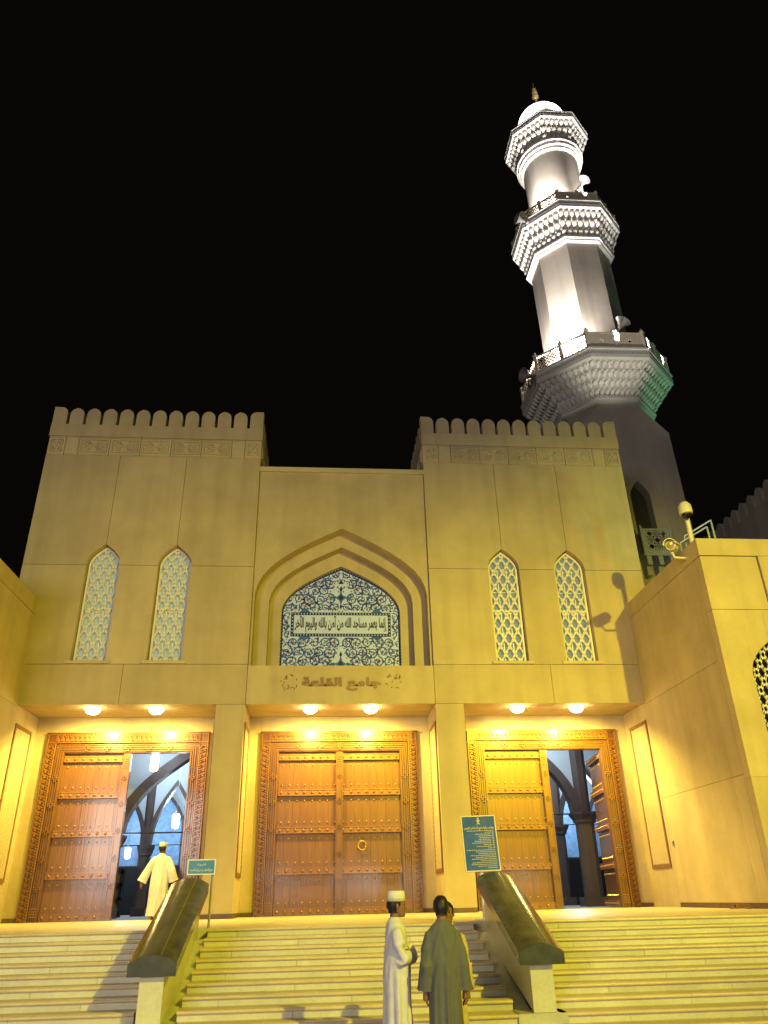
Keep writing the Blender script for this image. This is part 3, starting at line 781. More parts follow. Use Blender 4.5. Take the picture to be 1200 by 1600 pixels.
# ---- prayer hall seen through the open leaves
def hall():
    def part(b, name, mat): return b.build(name, mat, MO)
    b = MB(); b.box(-13, 13, YD, 13, -.2, .0); part(b, 'hall_floor', HALLF)
    b = MB(); b.box(-13, 13, 12.6, 13, 0, 7.2); part(b, 'hall_wall', HALLW)
    b = MB(); b.box(-13.3, -13, 2.2, 13, 0, 7.2); part(b, 'hall_wall', HALLW)
    b = MB(); b.box(13, 13.3, 2.2, 13, 0, 7.2); part(b, 'hall_wall', HALLW)
    b = MB(); b.box(-13.3, 13.3, 2.0, 13, 5.6, 5.9); part(b, 'hall_ceiling', HALLW)
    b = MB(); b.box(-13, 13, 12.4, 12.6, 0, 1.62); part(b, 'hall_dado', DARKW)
    for x in (-9.6, -8.05, -6.5, -4.95, 9.55, 11.1):
        b = MB(); b.prism([(x-.6, 1.66), (x+.6, 1.66)]+arch(.6, 3.0, 4.1, 6, x), 12.5, 12.6); part(b, 'hall_niche', HALLT)
        b = MB(); b.frame([(x-.7, 1.6), (x+.7, 1.6)]+arch(.7, 3.0, 4.25, 6, x), [(x-.6, 1.66), (x+.6, 1.66)]+arch(.6, 3.0, 4.1, 6, x), 12.42, 12.6); part(b, 'niche_frame', BROWNIN)
    def column(x, y, r, zc, top=5.6):
        b = MB(); b.box(x-r*1.25, x+r*1.25, y-r*1.25, y+r*1.25, 0, .25); b.lathe([(r, .25), (r, zc-.14)], 8, (x, y, 0), smooth=False, ph=pi/8)
        o = part(b, 'hall_column', BROWNIN)
        b = MB(); b.lathe([(r*1.02, zc-.14), (r*1.2, zc-.12), (r*1.25, zc-.04), (r*1.6, zc+.1), (r*1.65, zc+.18), (r*1.2, zc+.18)], 8, (x, y, 0), smooth=False, ph=pi/8); b.build('capital', BROWNIN, o)
        b = MB(); b.lathe([(r*.8, zc+.18), (r*.95, top)], 8, (x, y, 0), smooth=False, ph=pi/8); b.build('springer', BROWNIN, o)
    def rib(xa, xb, y, zs, za, w=.26, d=.34):
        c, hw = (xa+xb)/2, abs(xb-xa)/2
        b = MB(); b.frame([(c-hw-.001, zs-.01), (c+hw+.001, zs-.01)]+arch(hw, zs, za, 9, c), [(c-hw+w, zs), (c+hw-w, zs)]+arch(hw-w, zs, za-w*1.15, 9, c), y-d/2, y+d/2)
        part(b, 'hall_arch', BROWNIN)
        b = MB()
        top = 5.6; A = arch(hw, zs, za, 9, c)
        b.prism([(c+hw, top)]+[(c-hw, top)]+A[::-1], y-.05, y+.05); part(b, 'spandrel', HALLW)
    column(-6.28, 8, .18, 1.9); column(-8.3, 8, .18, 1.9); column(-4.55, 8, .18, 1.9); column(-10.4, 8, .18, 1.9)
    for a, e in ((-10.4, -8.3), (-8.3, -6.28), (-6.28, -4.55)): rib(a, e, 8, 2.1, 4.15, .15, .3)
    column(-6.45, 4.3, .22, 1.95)
    rib(-6.5, -2.4, 4.3, 2.2, 4.62, .30, .4)
    column(7.80, 5, .29, 2.45); column(3.4, 5, .29, 2.45)
    rib(3.5, 7.72, 5, 2.6, 5.2, .28, .4)
    column(10.4, 9, .25, 2.4); column(8.1, 9, .25, 2.4); column(5.4, 9, .25, 2.4)
    rib(5.4, 8.1, 9, 2.6, 4.7, .2, .3); rib(8.1, 10.4, 9, 2.6, 4.7, .2, .3)
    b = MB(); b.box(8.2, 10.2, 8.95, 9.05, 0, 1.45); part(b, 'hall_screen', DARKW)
    # carved bookcase behind the left doorway
    b = MB(); b.box(-7.3, -6.62, 6.6, 7.0, 0, 1.35)
    for z in (.1, .5, .9, 1.25): b.box(-7.34, -6.58, 6.55, 6.6, z-.04, z+.04)
    for x in (-7.3, -6.96, -6.62): b.box(x-.04, x+.04, 6.55, 6.6, 0, 1.35)
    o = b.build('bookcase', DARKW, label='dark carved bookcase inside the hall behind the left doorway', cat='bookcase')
    b = MB(); rnd = random.Random(4)
    for z in (.14, .54, .94):
        x = -7.25
        while x < -6.68:
            w = rnd.uniform(.03, .06); b.box(x, x+w-.006, 6.56, 6.6, z, z+rnd.uniform(.2, .3)); x += w
    b.build('book_row', plain('book_bindings', (.05, .04, .05), .7, var=.5), o, kind='stuff')
hall()
LANT = emit('lantern_glass', (.80, .92, 1), 14)
def lantern(x, y, z, s, label):
    root = empty('lantern', (x, y, z), label=label, cat='lantern', group='lanterns hanging inside the prayer hall')
    b = MB(); b.lathe([(.04*s, -.25*s), (.11*s, -.22*s), (.12*s, .14*s), (.09*s, .2*s)], 8, smooth=False); b.build('glass_shade', LANT, root)
    b = MB(); b.lathe([(.09*s, .2*s), (.1*s, .22*s), (.03*s, .32*s), (.01*s, .34*s)], 8); b.tube([(0, 0, .3*s), (0, 0, 5.6-z)], .008, 5); b.build('chain_cap', GREYP, root)
lantern(-5.32, 3.2, 4.0, 1.0, 'white glowing lantern highest in the left doorway above the brown arch')
lantern(-5.25, 7.2, 2.78, 1.0, 'white glowing lantern beside the right jamb of the left doorway')
lantern(-6.72, 7.4, 1.85, .75, 'small white lantern low beside the closed leaf of the left doorway')

# ================================================================ SIDE WINGS
def wing(sg, label):
    o = empty('side_wing', (0, 0, 0), label=label, cat='building')
    ZT = 7.78; YF = -4.44
    def X(poly): return poly if sg > 0 else [(-x, z) for x, z in poly][::-1]
    # flank facing the steps: panels built facing -y then turned
    T = TR(sg*WX, 0, 0) @ RZ(-pi/2 if sg > 0 else pi/2)      # local x runs from facade outwards for sg>0
    def flank(y0, y1, z0, z1, out=0):
        b = MB()
        u0, u1 = (-y1, -y0) if sg > 0 else (y0, y1)
        b.box(u0+.004, u1-.004, -out, .25, z0+.004, z1-.004, T); b.build('stone_panel', WALL, o)
    for z0, z1 in ((.1, 2.485), (2.485, 4.9), (4.9, 7.34)):
        flank(-3.70, -.004 if z1 > 4.95 else .004, z0, z1); 
        flank(-4.19, -3.70, z0, z1)
    b = MB(); u = (0.0, 4.19) if sg > 0 else (-4.19, -0.0); b.box(u[0], u[1], -.012, .2, .003, .1, T); b.build('plinth', PLIN, o)
    b = MB(); b.box(min(sg*(WX-.015), sg*(WX+.6)), max(sg*(WX-.015), sg*(WX+.6)), YF-.03, -.004, 7.345, ZT); b.build('coping', WALL, o)
    b = MB(); b.box(min(sg*(WX+.6), sg*15), max(sg*(WX+.6), sg*15), YF-.03, YF+.7, 7.345, ZT); b.build('coping', WALL, o)
    # reveal beside the door porch
    b = MB(); b.box(min(sg*WX, sg*(WX+.3)), max(sg*WX, sg*(WX+.3)), .006, YD+.3, .0, 4.95); b.build('reveal', WALL, o)
    # front
    wc, hw, zb, zs, za = 9.42, .56, 2.4, 4.55, 5.28
    A = arch(hw, zs, za, 7, wc)
    rows = []
    rows.append(rect(WX, 9.64, 6.02, 7.335, .004))
    p = [(WX+.004, zb), (wc-hw, zb), (wc-hw, zs)]+A[7:][::-1][1:]+[(wc, 6.012), (WX+.004, 6.012)]
    rows.append(p)
    q = [(wc+hw, zb), (14.99, zb), (14.99, 6.012), (wc+.004, 6.012), (wc+.004, za)]+A[:7][::-1]
    rows.append(q)
    rows.append(rect(WX, 15, .1, zb, .004))
    for p in rows: panel(X(p), YF, YF+.25, parent=o)
    panel(X(rect(9.66, 15, 6.02, 7.335, .004)), YF-.04, YF+.25, parent=o)
    b = MB(); b.box(min(sg*WX, sg*15), max(sg*WX, sg*15), YF-.02, YF+.1, GZ, .1); b.build('plinth', PLIN, o)
    # lattice window in the front
    lat = lattice_mesh(hw-.03, zb, zs, za-.03, .25, .40, .03, .05); lat.materials.append(WHITEP)
    w = put('window', None, o); w.location = (sg*wc, YF, 0)
    put('lattice', lat, w, loc=(0, .16, 0))
    b = MB(); b.prism([(-hw, zb), (hw, zb)]+arch(hw, zs, za), .3, .32); b.build('pane', plain('dark_window_glass', (.03, .025, .03), .15), w)
    # inner mass and roof
    b = MB(); b.box(min(sg*(WX+.26), sg*15), max(sg*(WX+.26), sg*15), YF+.36, -.01, GZ, 7.33); b.build('core_wall', CORE, o)
wing(1, 'low beige stone wing to the right of the steps carrying security cameras')
wing(-1, 'low beige stone wing to the left of the steps at the picture edge')

# ================================================================ RAIL WALLS ON THE STEPS
SEAM = plain('pale_seam_grout', (.22, .19, .10), .6)
def rail_wall(cx, label):
    o = empty('stair_rail_wall', (cx, -9.85, -.87), label=label, cat='rail wall', group='low rail walls dividing the steps')
    inv = TR(-cx, 9.85, .87)
    yl, yu = -9.87, -7.55; zl, zu = -.39, .46          # underside line of the cap
    b = MB()
    prof = [(yl+.08, -.87), (yl+.08, zl), (yu-.0, zu-.0), (yu+.25, zu-.0), (yu+.25, -.2)]
    v = [(cx-.135, y, z) for y, z in prof]+[(cx+.135, y, z) for y, z in prof]; m = len(prof)
    b.add(v, [list(range(m)), list(range(2*m-1, m-1, -1))]+[(i, i+m, (i+1) % m+m, (i+1) % m) for i in range(m)], inv)
    b.build('wall_stem', MARB, o)
    # cap stones: arched section swept up the slope
    hw = .272; n = 14
    def sec(y, z, e=0):
        pts = [(cx-hw, y, z), (cx-hw, y, z+.125)]
        for i in range(1, n):
            t = i/n; x = -hw+2*hw*t; pts.append((cx+x, y, z+.125+.085*(1-(2*t-1)**2)))
        pts += [(cx+hw, y, z+.125), (cx+hw, y, z)]
        return pts
    def cap(t0, t1, g0, g1):
        b = MB(); R_ = []
        for t in (t0+g0, t1-g1): R_.append(sec(yl+(yu-yl)*t, zl+(zu-zl)*t))
        b.rings(R_, T=inv, smooth=False)
        q = b.build('cap_stone', GRAN, o)
        for p in q.data.polygons: p.use_smooth = True
        q.data.set_sharp_from_angle(angle=radians(28))
        return q
    cap(0, .55, .008, .001); cap(.55, 1.0, .001, 0)
    b = MB(); xs_ = .085
    zz = .125+.085*(1-(xs_/hw)**2)
    for t0, t1 in ((.01, .545), (.555, .995)):
        p, q = [(cx+xs_, yl+(yu-yl)*t, zl+(zu-zl)*t+zz+.001) for t in (t0, t1)]
        b.tube([p, q], .004, 5, inv)
    b.build('seam_line', SEAM, o)
    b = MB(); R_ = [sec(yl+(yu-yl)*t, zl+(zu-zl)*t) for t in (-.002, .007)]; b.rings(R_, T=inv, smooth=False); b.build('cap_end', GRANE, o)
rail_wall(RAILX[0], 'low stair wall with polished curved granite cap, beside the small teal sign')
rail_wall(RAILX[1]+.045, 'low stair wall with polished curved granite cap, below the large blue sign')

# ================================================================ MINARET
def ngon(ap, z, n=8, cx=MX, cy=MY):          # octagon with a face towards -y ; ap = apothem
    R_ = ap/cos(pi/n)
    return [(cx+R_*cos(2*pi*i/n+pi/n), cy+R_*sin(2*pi*i/n+pi/n), z) for i in range(n)]
def lean(o):                                  # the tower is not perfectly plumb in the picture
    o.matrix_world = TR(MX, MY, 18) @ RY(radians(-.9)) @ TR(-MX, -MY, -18)
MIN = empty('minaret', label='tall octagonal white minaret with three carved galleries, floodlit against the night sky', cat='minaret')
def gallery(z0, a0, z1, a1, zb, n_t, n_l, round_=False, rail=0.0, sc=1.0):
    """corbelled gallery: neck ring, tiers of pointed lobes, edge band, floor, railing"""
    b = MB()
    b.rings([ngon(a0+.02, z0-.30), ngon(a0+.10, z0-.28), ngon(a0+.10, z0-.16), ngon(a0+.18, z0-.14), ngon(a0+.18, z0), ngon(a0, z0)], smooth=False) if not round_ else \
        b.lathe([(a0+.02, z0-.62), (a0+.12, z0-.58), (a0+.12, z0-.42), (a0+.22, z0-.38), (a0+.22, z0-.16), (a0+.30, z0-.13), (a0+.30, z0), (a0, z0)], 40, (MX, MY, 0), smooth=False)
    nk = b.build('neck_ring', MINC, MIN)
    b = MB()                                  # blue interlaced line on the neck
    if round_:
        for i in range(72):
            a = 2*pi*i/72; T = TR(MX, MY, z0-.27) @ RZ(a)
            b.box(a0+.215, a0+.235, -.05, .05, -.012, .012, T @ TR(0, 0, 0) @ RX(.7 if i % 2 else -.7))
    else:
        for k in range(8):
            T = TR(MX, MY, 0) @ RZ(k*pi/4); w = (a0+.18)*.414
            m = int(2*w/.13)
            for i in range(m):
                x = -w+(i+.5)*2*w/m
                b.box(-.055, .055, -(a0+.19), -(a0+.17), -.012, .012, T @ TR(x, 0, z0-.07) @ RY(.7 if i % 2 else -.7))
    b.build('neck_pattern', BLUEL, nk, kind='stuff')
    core = [ngon(a0+.02, z0)]; lob = MB()
    for t in range(n_t):
        f0, f1 = t/n_t, (t+1)/n_t
        A0 = a0+.06+(a1-a0-.06)*f0; A1 = a0+.06+(a1-a0-.06)*f1; zz0, zz1 = z0+(z1-z0)*f0, z0+(z1-z0)*f1
        core += [ngon(A0-.07*sc, zz0+.01), ngon(A0-.05*sc, zz1-.14*sc), ngon(A1-.07*sc, zz1-.02)]
        Am = A0+.06; side = Am*2*.4142; cnt = n_l+t//2; h = (zz1-zz0)
        for k in range(8):
            T = TR(MX, MY, 0) @ RZ(k*pi/4)
            for i in range(cnt+1):
                if i == cnt and True: x = side/2
                else: x = -side/2+(i+.0)*side/cnt
                if i == cnt: continue
                w = side/cnt*.47
                # pointed drop: narrow foot, full belly leaning out, pointed head
                R_ = []
                for q, rw, out in ((.06, .10, -.02), (.25, .75, .14), (.5, 1.0, .34), (.74, .78, .52), (.94, .12, .62)):
                    R_.append([(x+w*rw*cos(2*pi*j/6), -(A0-.04*sc+(A1-A0)*out*1.1)-(.11*sc*rw*(.6+sin(2*pi*j/6))), zz0+h*q) for j in range(6)])
                lob.rings(R_, T=T)
    core += [ngon(a1, z1), ngon(a1*.5, z1)]
    b = MB(); b.rings(core, smooth=False); co = b.build('corbel', MINC, MIN)
    lob.build('stalactite_lobe', MINC, co, kind='stuff')
    b = MB(); b.rings([ngon(a1+.02, z1-.06), ngon(a1+.10, z1), ngon(a1+.10, zb-.1), ngon(a1+.14, zb-.08), ngon(a1+.14, zb), ngon(a1*.4, zb)], smooth=False); ed = b.build('edge_band', MINC, MIN)
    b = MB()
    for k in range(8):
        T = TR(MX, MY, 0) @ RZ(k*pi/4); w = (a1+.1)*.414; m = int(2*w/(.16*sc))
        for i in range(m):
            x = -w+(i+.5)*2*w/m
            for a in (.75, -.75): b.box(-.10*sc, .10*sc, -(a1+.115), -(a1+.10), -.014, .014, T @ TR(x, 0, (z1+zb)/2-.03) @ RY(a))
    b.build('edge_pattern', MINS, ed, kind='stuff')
    if rail:
        ap = a1-.02; me_p = None
        for k in range(8):
            T = TR(MX, MY, zb) @ RZ(k*pi/4); w = ap*.4142
            for i in (0, 1):
                b = MB(); x = -w if i == 0 else 0
                b.box(x-.07, x+.07, -ap-.07, -ap+.07, 0, rail*1.05, T); b.box(x-.09, x+.09, -ap-.09, -ap+.09, rail*1.05, rail*1.12, T); b.lathe([(.05, rail*1.12), (.07, rail*1.2), (.02, rail*1.3)], 6, (x, -ap, 0), T)
                b.build('post', RAILM, MIN)
            for x0, x1 in ((-w+.07, -.07), (.07, w-.07)):
                b = MB(); y0, y1 = -ap-.035, -ap+.035; c = (x0+x1)/2; s_ = .07
                b.box(x0, x1, y0-.01, y1+.01, rail*.94, rail*1.02, T); b.box(x0, x1, y0-.01, y1+.01, .03, .12, T)
                if k in (0, 1, 2, 3):
                    zc = rail*.5
                    b.box(x0, c-s_, y0, y1, .12, rail*.94, T); b.box(c+s_, x1, y0, y1, .12, rail*.94, T); b.box(c-s_, c+s_, y0, y1, .12, zc-s_, T); b.box(c-s_, c+s_, y0, y1, zc+s_, rail*.94, T)
                else:
                    H_ = rail*.82; L_ = (x1-x0)
                    for q in range(-5, 6):
                        for a in (pi/4, -pi/4):
                            xx = c+q*.17
                            l = min(H_, 2*(L_/2-abs(q*.17)))*.7
                            if l > .05: b.box(-l, l, -ap-.02, -ap+.02, -.016, .016, T @ TR(xx, 0, .12+H_/2) @ RY(a))
                b.build('rail_panel', RAILM, MIN)
BALC = plain('unlit_grey_balcony', (.33, .37, .44), .7)  # blue-grey put into the colour so the yellow floodlight hardly shows here
BLUEL = plain('blue_grey_line', (.12, .12, .17), .6)
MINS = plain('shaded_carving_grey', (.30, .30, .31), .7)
RAILM = plain('beige_rail_stone', (.60, .53, .43), .7)
def minaret():
    h = 1.95
    # square shaft with corner broaches up to the octagon
    def sq(a, z): return [(MX+a, MY+.414*0+a*.999, z), (MX-a*.999, MY+a, z), (MX-a, MY-a*.999, z), (MX+a*.999, MY-a, z)]
    b = MB()
    e = .001
    def oct_sq(a, c, z):                      # square of half side a with corners cut by c
        return [(MX+a, MY-a+c, z), (MX+a, MY+a-c, z), (MX+a-c, MY+a, z), (MX-a+c, MY+a, z), (MX-a, MY+a-c, z), (MX-a, MY-a+c, z), (MX-a+c, MY-a, z), (MX+a-c, MY-a, z)]
    wx0, wx1, wz0, wzs, wzt = -.42, .40, 12.7, 14.35, 15.1
    # front face is built with its arched opening, the rest as shaft walls
    o8 = [oct_sq(h, .02, 17.45), oct_sq(h, h*(2-sqrt(2)), 18.9)]
    b.rings(o8, smooth=False); b.build('broach', MINW, MIN)
    b = MB(); b.box(MX-h+.35, MX+h, MY-h+.45, MY+h, 0, 17.45); b.box(MX-h, MX-h+.35, MY-h+.45, MY+h, 0, 17.45); b.build('shaft', MINW, MIN)
    A = arch(.41, wzs, wzt, 7, MX+.12); c = MX+.12
    for pl in ([(MX-h, 0), (c-.41, 0), (c-.41, wzs)]+A[7:][::-1][1:]+[(c, 17.45), (MX-h, 17.45)] if False else [(MX-h, 0), (c-.41, 0)]+A[7:][::-1]+[(c, 17.45), (MX-h, 17.45)],
               [(c+.41, 0), (MX+h, 0), (MX+h, 17.45), (c, 17.45)]+A[:8][::-1]):
        b = MB(); b.prism(pl, MY-h, MY-h+.449); b.build('front_wall', MINW, MIN)
    b = MB(); b.box(c-.41, c+.41, MY-h+.03, MY-h+.449, 0, 11.7); b.build('front_wall', MINW, MIN)
    b = MB(); b.prism([(c-.40, 11.7), (c+.40, 11.7)]+arch(.40, wzs, wzt-.02, 6, c), MY-h+.43, MY-h+.448); b.build('opening', plain('dark_opening', (.03, .028, .03), .8), MIN)
    # small balcony with pierced panel and three brackets
    yb = MY-h-.62
    b = MB(); b.box(c-.62, c+.62, yb, MY-h, 11.55, 11.70); b.build('balcony_floor', BALC, MIN)
    for x in (-.56, .56):
        b = MB(); b.box(c+x-.05, c+x+.05, yb+.0, yb+.10, 11.7, 12.72); b.lathe([(.03, 12.72), (.05, 12.78), (.01, 12.86)], 6, (c+x, yb+.05, 0)); b.build('balcony_post', BALC, MIN)
    b = MB(); x0, x1, z0, z1 = c-.40, c+.40, 11.8, 12.6; y0, y1 = yb+.02, yb+.07
    b.frame([(x0-.1, z0-.1), (x1+.1, z0-.1), (x1+.1, z1+.08), (x0-.1, z1+.08)], [(x0, z0), (x1, z0), (x1, z1), (x0, z1)], y0, y1)
    for i in range(3):
        for j in range(3):
            R0 = .133; cx_, cz_ = x0+.133+i*.267, z0+.133+j*.267
            po = [(cx_+R0*1.18*cos(t*pi/6), cz_+R0*1.18*sin(t*pi/6)) for t in range(12)]; pi2 = [(cx_+R0*.72*cos(t*pi/6), cz_+R0*.72*sin(t*pi/6)) for t in range(12)]
            b.frame(po, pi2, y0, y1-.01)
            if (i+j) % 2: b.box(cx_-.02, cx_+.02, y0, y1-.012, cz_-R0, cz_+R0); b.box(cx_-R0, cx_+R0, y0, y1-.013, cz_-.02, cz_+.02)
    b.build('pierced_panel', BALC, MIN)
    for x in (-.45, 0, .45):
        b = MB(); b.box(c+x-.09, c+x+.09, yb+.05, MY-h, 11.2, 11.55); b.box(c+x-.08, c+x+.08, yb+.25, MY-h, 10.85, 11.2); b.build('bracket', BALC, MIN)
    # octagonal and round shafts
    b = MB(); b.rings([ngon(h, 18.9), ngon(h, 19.2)], smooth=False); b.build('octagon_collar', MINW, MIN)
    gallery(19.15, h+.06, 20.45, 3.02, 20.95, 4, 8, rail=.88)
    b = MB(); b.rings([ngon(1.80, 20.9), ngon(1.80, 28.6)], smooth=False); b.build('octagon_shaft', MINW, MIN)
    gallery(28.75, 1.86, 30.15, 2.42, 30.62, 3, 6, rail=.62, sc=.85)
    b = MB(); b.lathe([(1.47, 30.6), (1.47, 35.9)], 48, (MX, MY, 0)); b.build('round_shaft', MINW, MIN)
    gallery(36.25, 1.50, 37.5, 2.02, 37.9, 3, 5, round_=True, sc=.8)
    b = MB(); b.lathe([(1.52, 37.9), (1.52, 38.1), (1.42, 38.15), (1.40, 38.9), (1.47, 39.0), (1.43, 39.4), (1.29, 39.9), (1.03, 40.35), (.68, 40.7), (.3, 40.95), (.06, 41.05)], 40, (MX, MY, 0)); b.build('dome', MINC, MIN)
    b = MB(); b.lathe([(.16, 40.95), (.07, 41.3), (.05, 42.0), (.18, 42.12), (.20, 42.25), (.05, 42.38), (.16, 42.5), (.17, 42.6), (.04, 42.72), (.12, 42.84), (.12, 42.92), (.03, 43.0), (.015, 43.5)], 10, (MX, MY, 0))
    b.build('finial', plain('gilt_finial', (.20, .14, .05), .35, .6), MIN)
minaret(); lean(MIN)
# horn loudspeakers clamped to the gallery rails
def horn(loc, az, el, label, s=1.0):
    o = empty('horn_loudspeaker', loc, label=label, cat='loudspeaker', group='horn loudspeakers on the minaret galleries')
    T = RZ(radians(az)) @ RY(radians(-el)) @ Matrix.Scale(s, 4)
    b = MB(); prof = [(.06, 0), (.07, .12), (.10, .25), (.17, .38), (.28, .5), (.30, .51), (.27, .5), (.12, .32), (.03, .2)]
    R_ = [[(z, r*cos(2*pi*i/14), r*sin(2*pi*i/14)) for i in range(14)] for r, z in prof]
    b.rings(R_, T=T); b.build('horn', GREYH, o)
    b = MB(); b.lathe([(.10, -.22), (.12, -.2), (.12, -.02), (.07, 0)], 10, T=T @ RY(pi/2)); b.build('driver', GREYH, o)
    b = MB(); b.box(-.03, .0, -.03, .03, -.4, -.0, Matrix.Scale(s, 4)); b.build('clamp', GREYH, o)
GREYH = plain('loudspeaker_grey', (.17, .165, .16), .5)
horn((8.62, 6.3, 20.75), 200, -6, 'horn loudspeaker pointing left from the lowest minaret gallery', 1.15)
horn((12.0, 4.6, 22.0), 330, 55, 'round horn loudspeaker facing out above the lowest minaret gallery', 1.15)
horn((9.25, 6.2, 30.3), 195, 4, 'horn loudspeaker pointing left from the middle minaret gallery', 1.0)
horn((12.0, 5.3, 31.9), 330, 55, 'round horn loudspeaker standing above the middle minaret gallery', 1.0)

# ================================================================ BATTLEMENTED WALL FARTHER BACK
def far_wall():
    o = empty('battlemented_wall', (18, 4, 0), label='dim battlemented stone wall running back behind the side wing', cat='wall')
    b = MB(); b.box(0, .6, -1.5, 16, 0, 15.0); b.build('wall_face', MINW, o)
    me = None
    for i in range(24):
        if me is None:
            m = MB(); w, h = .25, .78; m.prism([(-w, 0), (w, 0), (w, .42), (w*.9, .58), (w*.6, .7), (0, h), (-w*.6, .7), (-w*.9, .58), (-w, .42)], -.2, .2); me = m.mesh('merlon'); me.materials.append(MINW)
        put('merlon', me, o, loc=(.22, -1.1+i*.70, 15.0), rot=(0, 0, pi/2))
far_wall()

# ================================================================ DOWNLIGHTS
BULB = emit('downlight_glow', (1, .80, .38), 60)
SILV = plain('downlight_rim', (.6, .55, .45), .3, .8)
names = ['left of the pair over the left doorway', 'right of the pair over the left doorway', 'left of the pair over the closed middle door', 'right of the pair over the closed middle door', 'left of the pair over the right doorway', 'right of the pair over the right doorway']
for (x, y), nm in zip(SOFFIT, names):
    o = empty('downlight', (x, y, 4.955), label='glowing yellow soffit downlight, '+nm, cat='lamp', group='downlights under the porch soffits')
    b = MB(); b.lathe([(.215, 0), (.22, -.03), (.20, -.04), (.19, 0)], 20); b.build('rim', SILV, o)
    b = MB(); b.lathe([(.195, -.005), (.195, -.06), (.17, -.12), (.11, -.17), (.01, -.19)], 20); b.build('bloom_bowl', BULB, o)  # oversized bowl, its shape stands in for the bloom round the bulb

# ================================================================ SECURITY CAMERAS
CREAM = plain('cream_camera_paint', (.62, .58, .48), .4)
BLACK = plain('black_glass', (.01, .01, .012), .1)
def dome_camera():
    o = empty('dome_camera', (8.55, -3.75, 7.78), label='cream dome security camera hanging from a short pole on the right wing', cat='security camera')
    b = MB(); b.tube([(0, 0, 0), (0, 0, .62), (0, -.0, .95), (-.02, -.04, 1.06), (-.06, -.12, 1.1)], [.06, .06, .055, .05, .045], 10); b.build('pole', CREAM, o)
    b = MB(); b.lathe([(.02, 1.26), (.10, 1.24), (.155, 1.15), (.165, 1.02), (.16, .93), (.12, .92)], 16, (-.08, -.16, 0)); b.build('housing', CREAM, o)
    b = MB(); b.lathe([(.12, .925), (.115, .88), (.08, .83), (.01, .81)], 14, (-.08, -.16, 0)); b.build('glass_dome', BLACK, o)
dome_camera()
def bullet_camera():
    o = empty('bullet_camera', (8.05, -3.9, 7.72), label='cream bullet security camera on a bracket at the corner of the right wing', cat='security camera')
    T = TR(-.16, -.08, .06) @ RZ(radians(-128)) @ RY(radians(12))
    b = MB(); b.lathe([(.0, -.2), (.115, -.2), (.12, .22), (.10, .24), (.095, .2), (.0, .2)], 14, T=T @ RY(pi/2)); b.build('housing', CREAM, o)
    b = MB(); b.rings([[(x, .15*cos(pi*i/9), .02+.145*sin(pi*i/9)) for i in range(10)]+[(x, .135*cos(pi*i/9), .02+.13*sin(pi*i/9)) for i in range(9, -1, -1)] for x in (-.22, .32)], T=T, smooth=False); b.build('sun_hood', CREAM, o)
    b = MB(); b.lathe([(.085, .205), (.085, .215), (.0, .22)], 14, T=T @ RY(pi/2)); b.build('lens_window', plain('amber_lens', (.25, .18, .08), .15), o)
    b = MB(); b.tube([(-.2, -.06, -.06), (-.12, -.02, -.2), (.2, .02, -.2)], .03, 7); b.build('bracket', CREAM, o)
bullet_camera()
def pipe_rail():
    o = empty('pipe_railing', (10.5, -1.5, 7.34), label='small pipe railing lit green on the roof of the right wing', cat='railing')
    m = plain('galvanised_pipe', (.5, .52, .5), .35, .6)
    for y, h, x in ((0, 2.44, 0), (-.1, 2.18, -.22)):
        b = MB(); b.tube([(-.62+x, .5+y, h-.28), (x, y, h)], .028, 8); b.build('top_pipe', m, o)
        b = MB(); b.tube([(x, y, h), (x+.02, y, 0)], .028, 8); b.build('upright', m, o)
        b = MB(); b.tube([(-.62+x, .5+y, h-.28), (-.62+x, .5+y, 0)], .028, 8); b.build('upright', m, o)
pipe_rail()

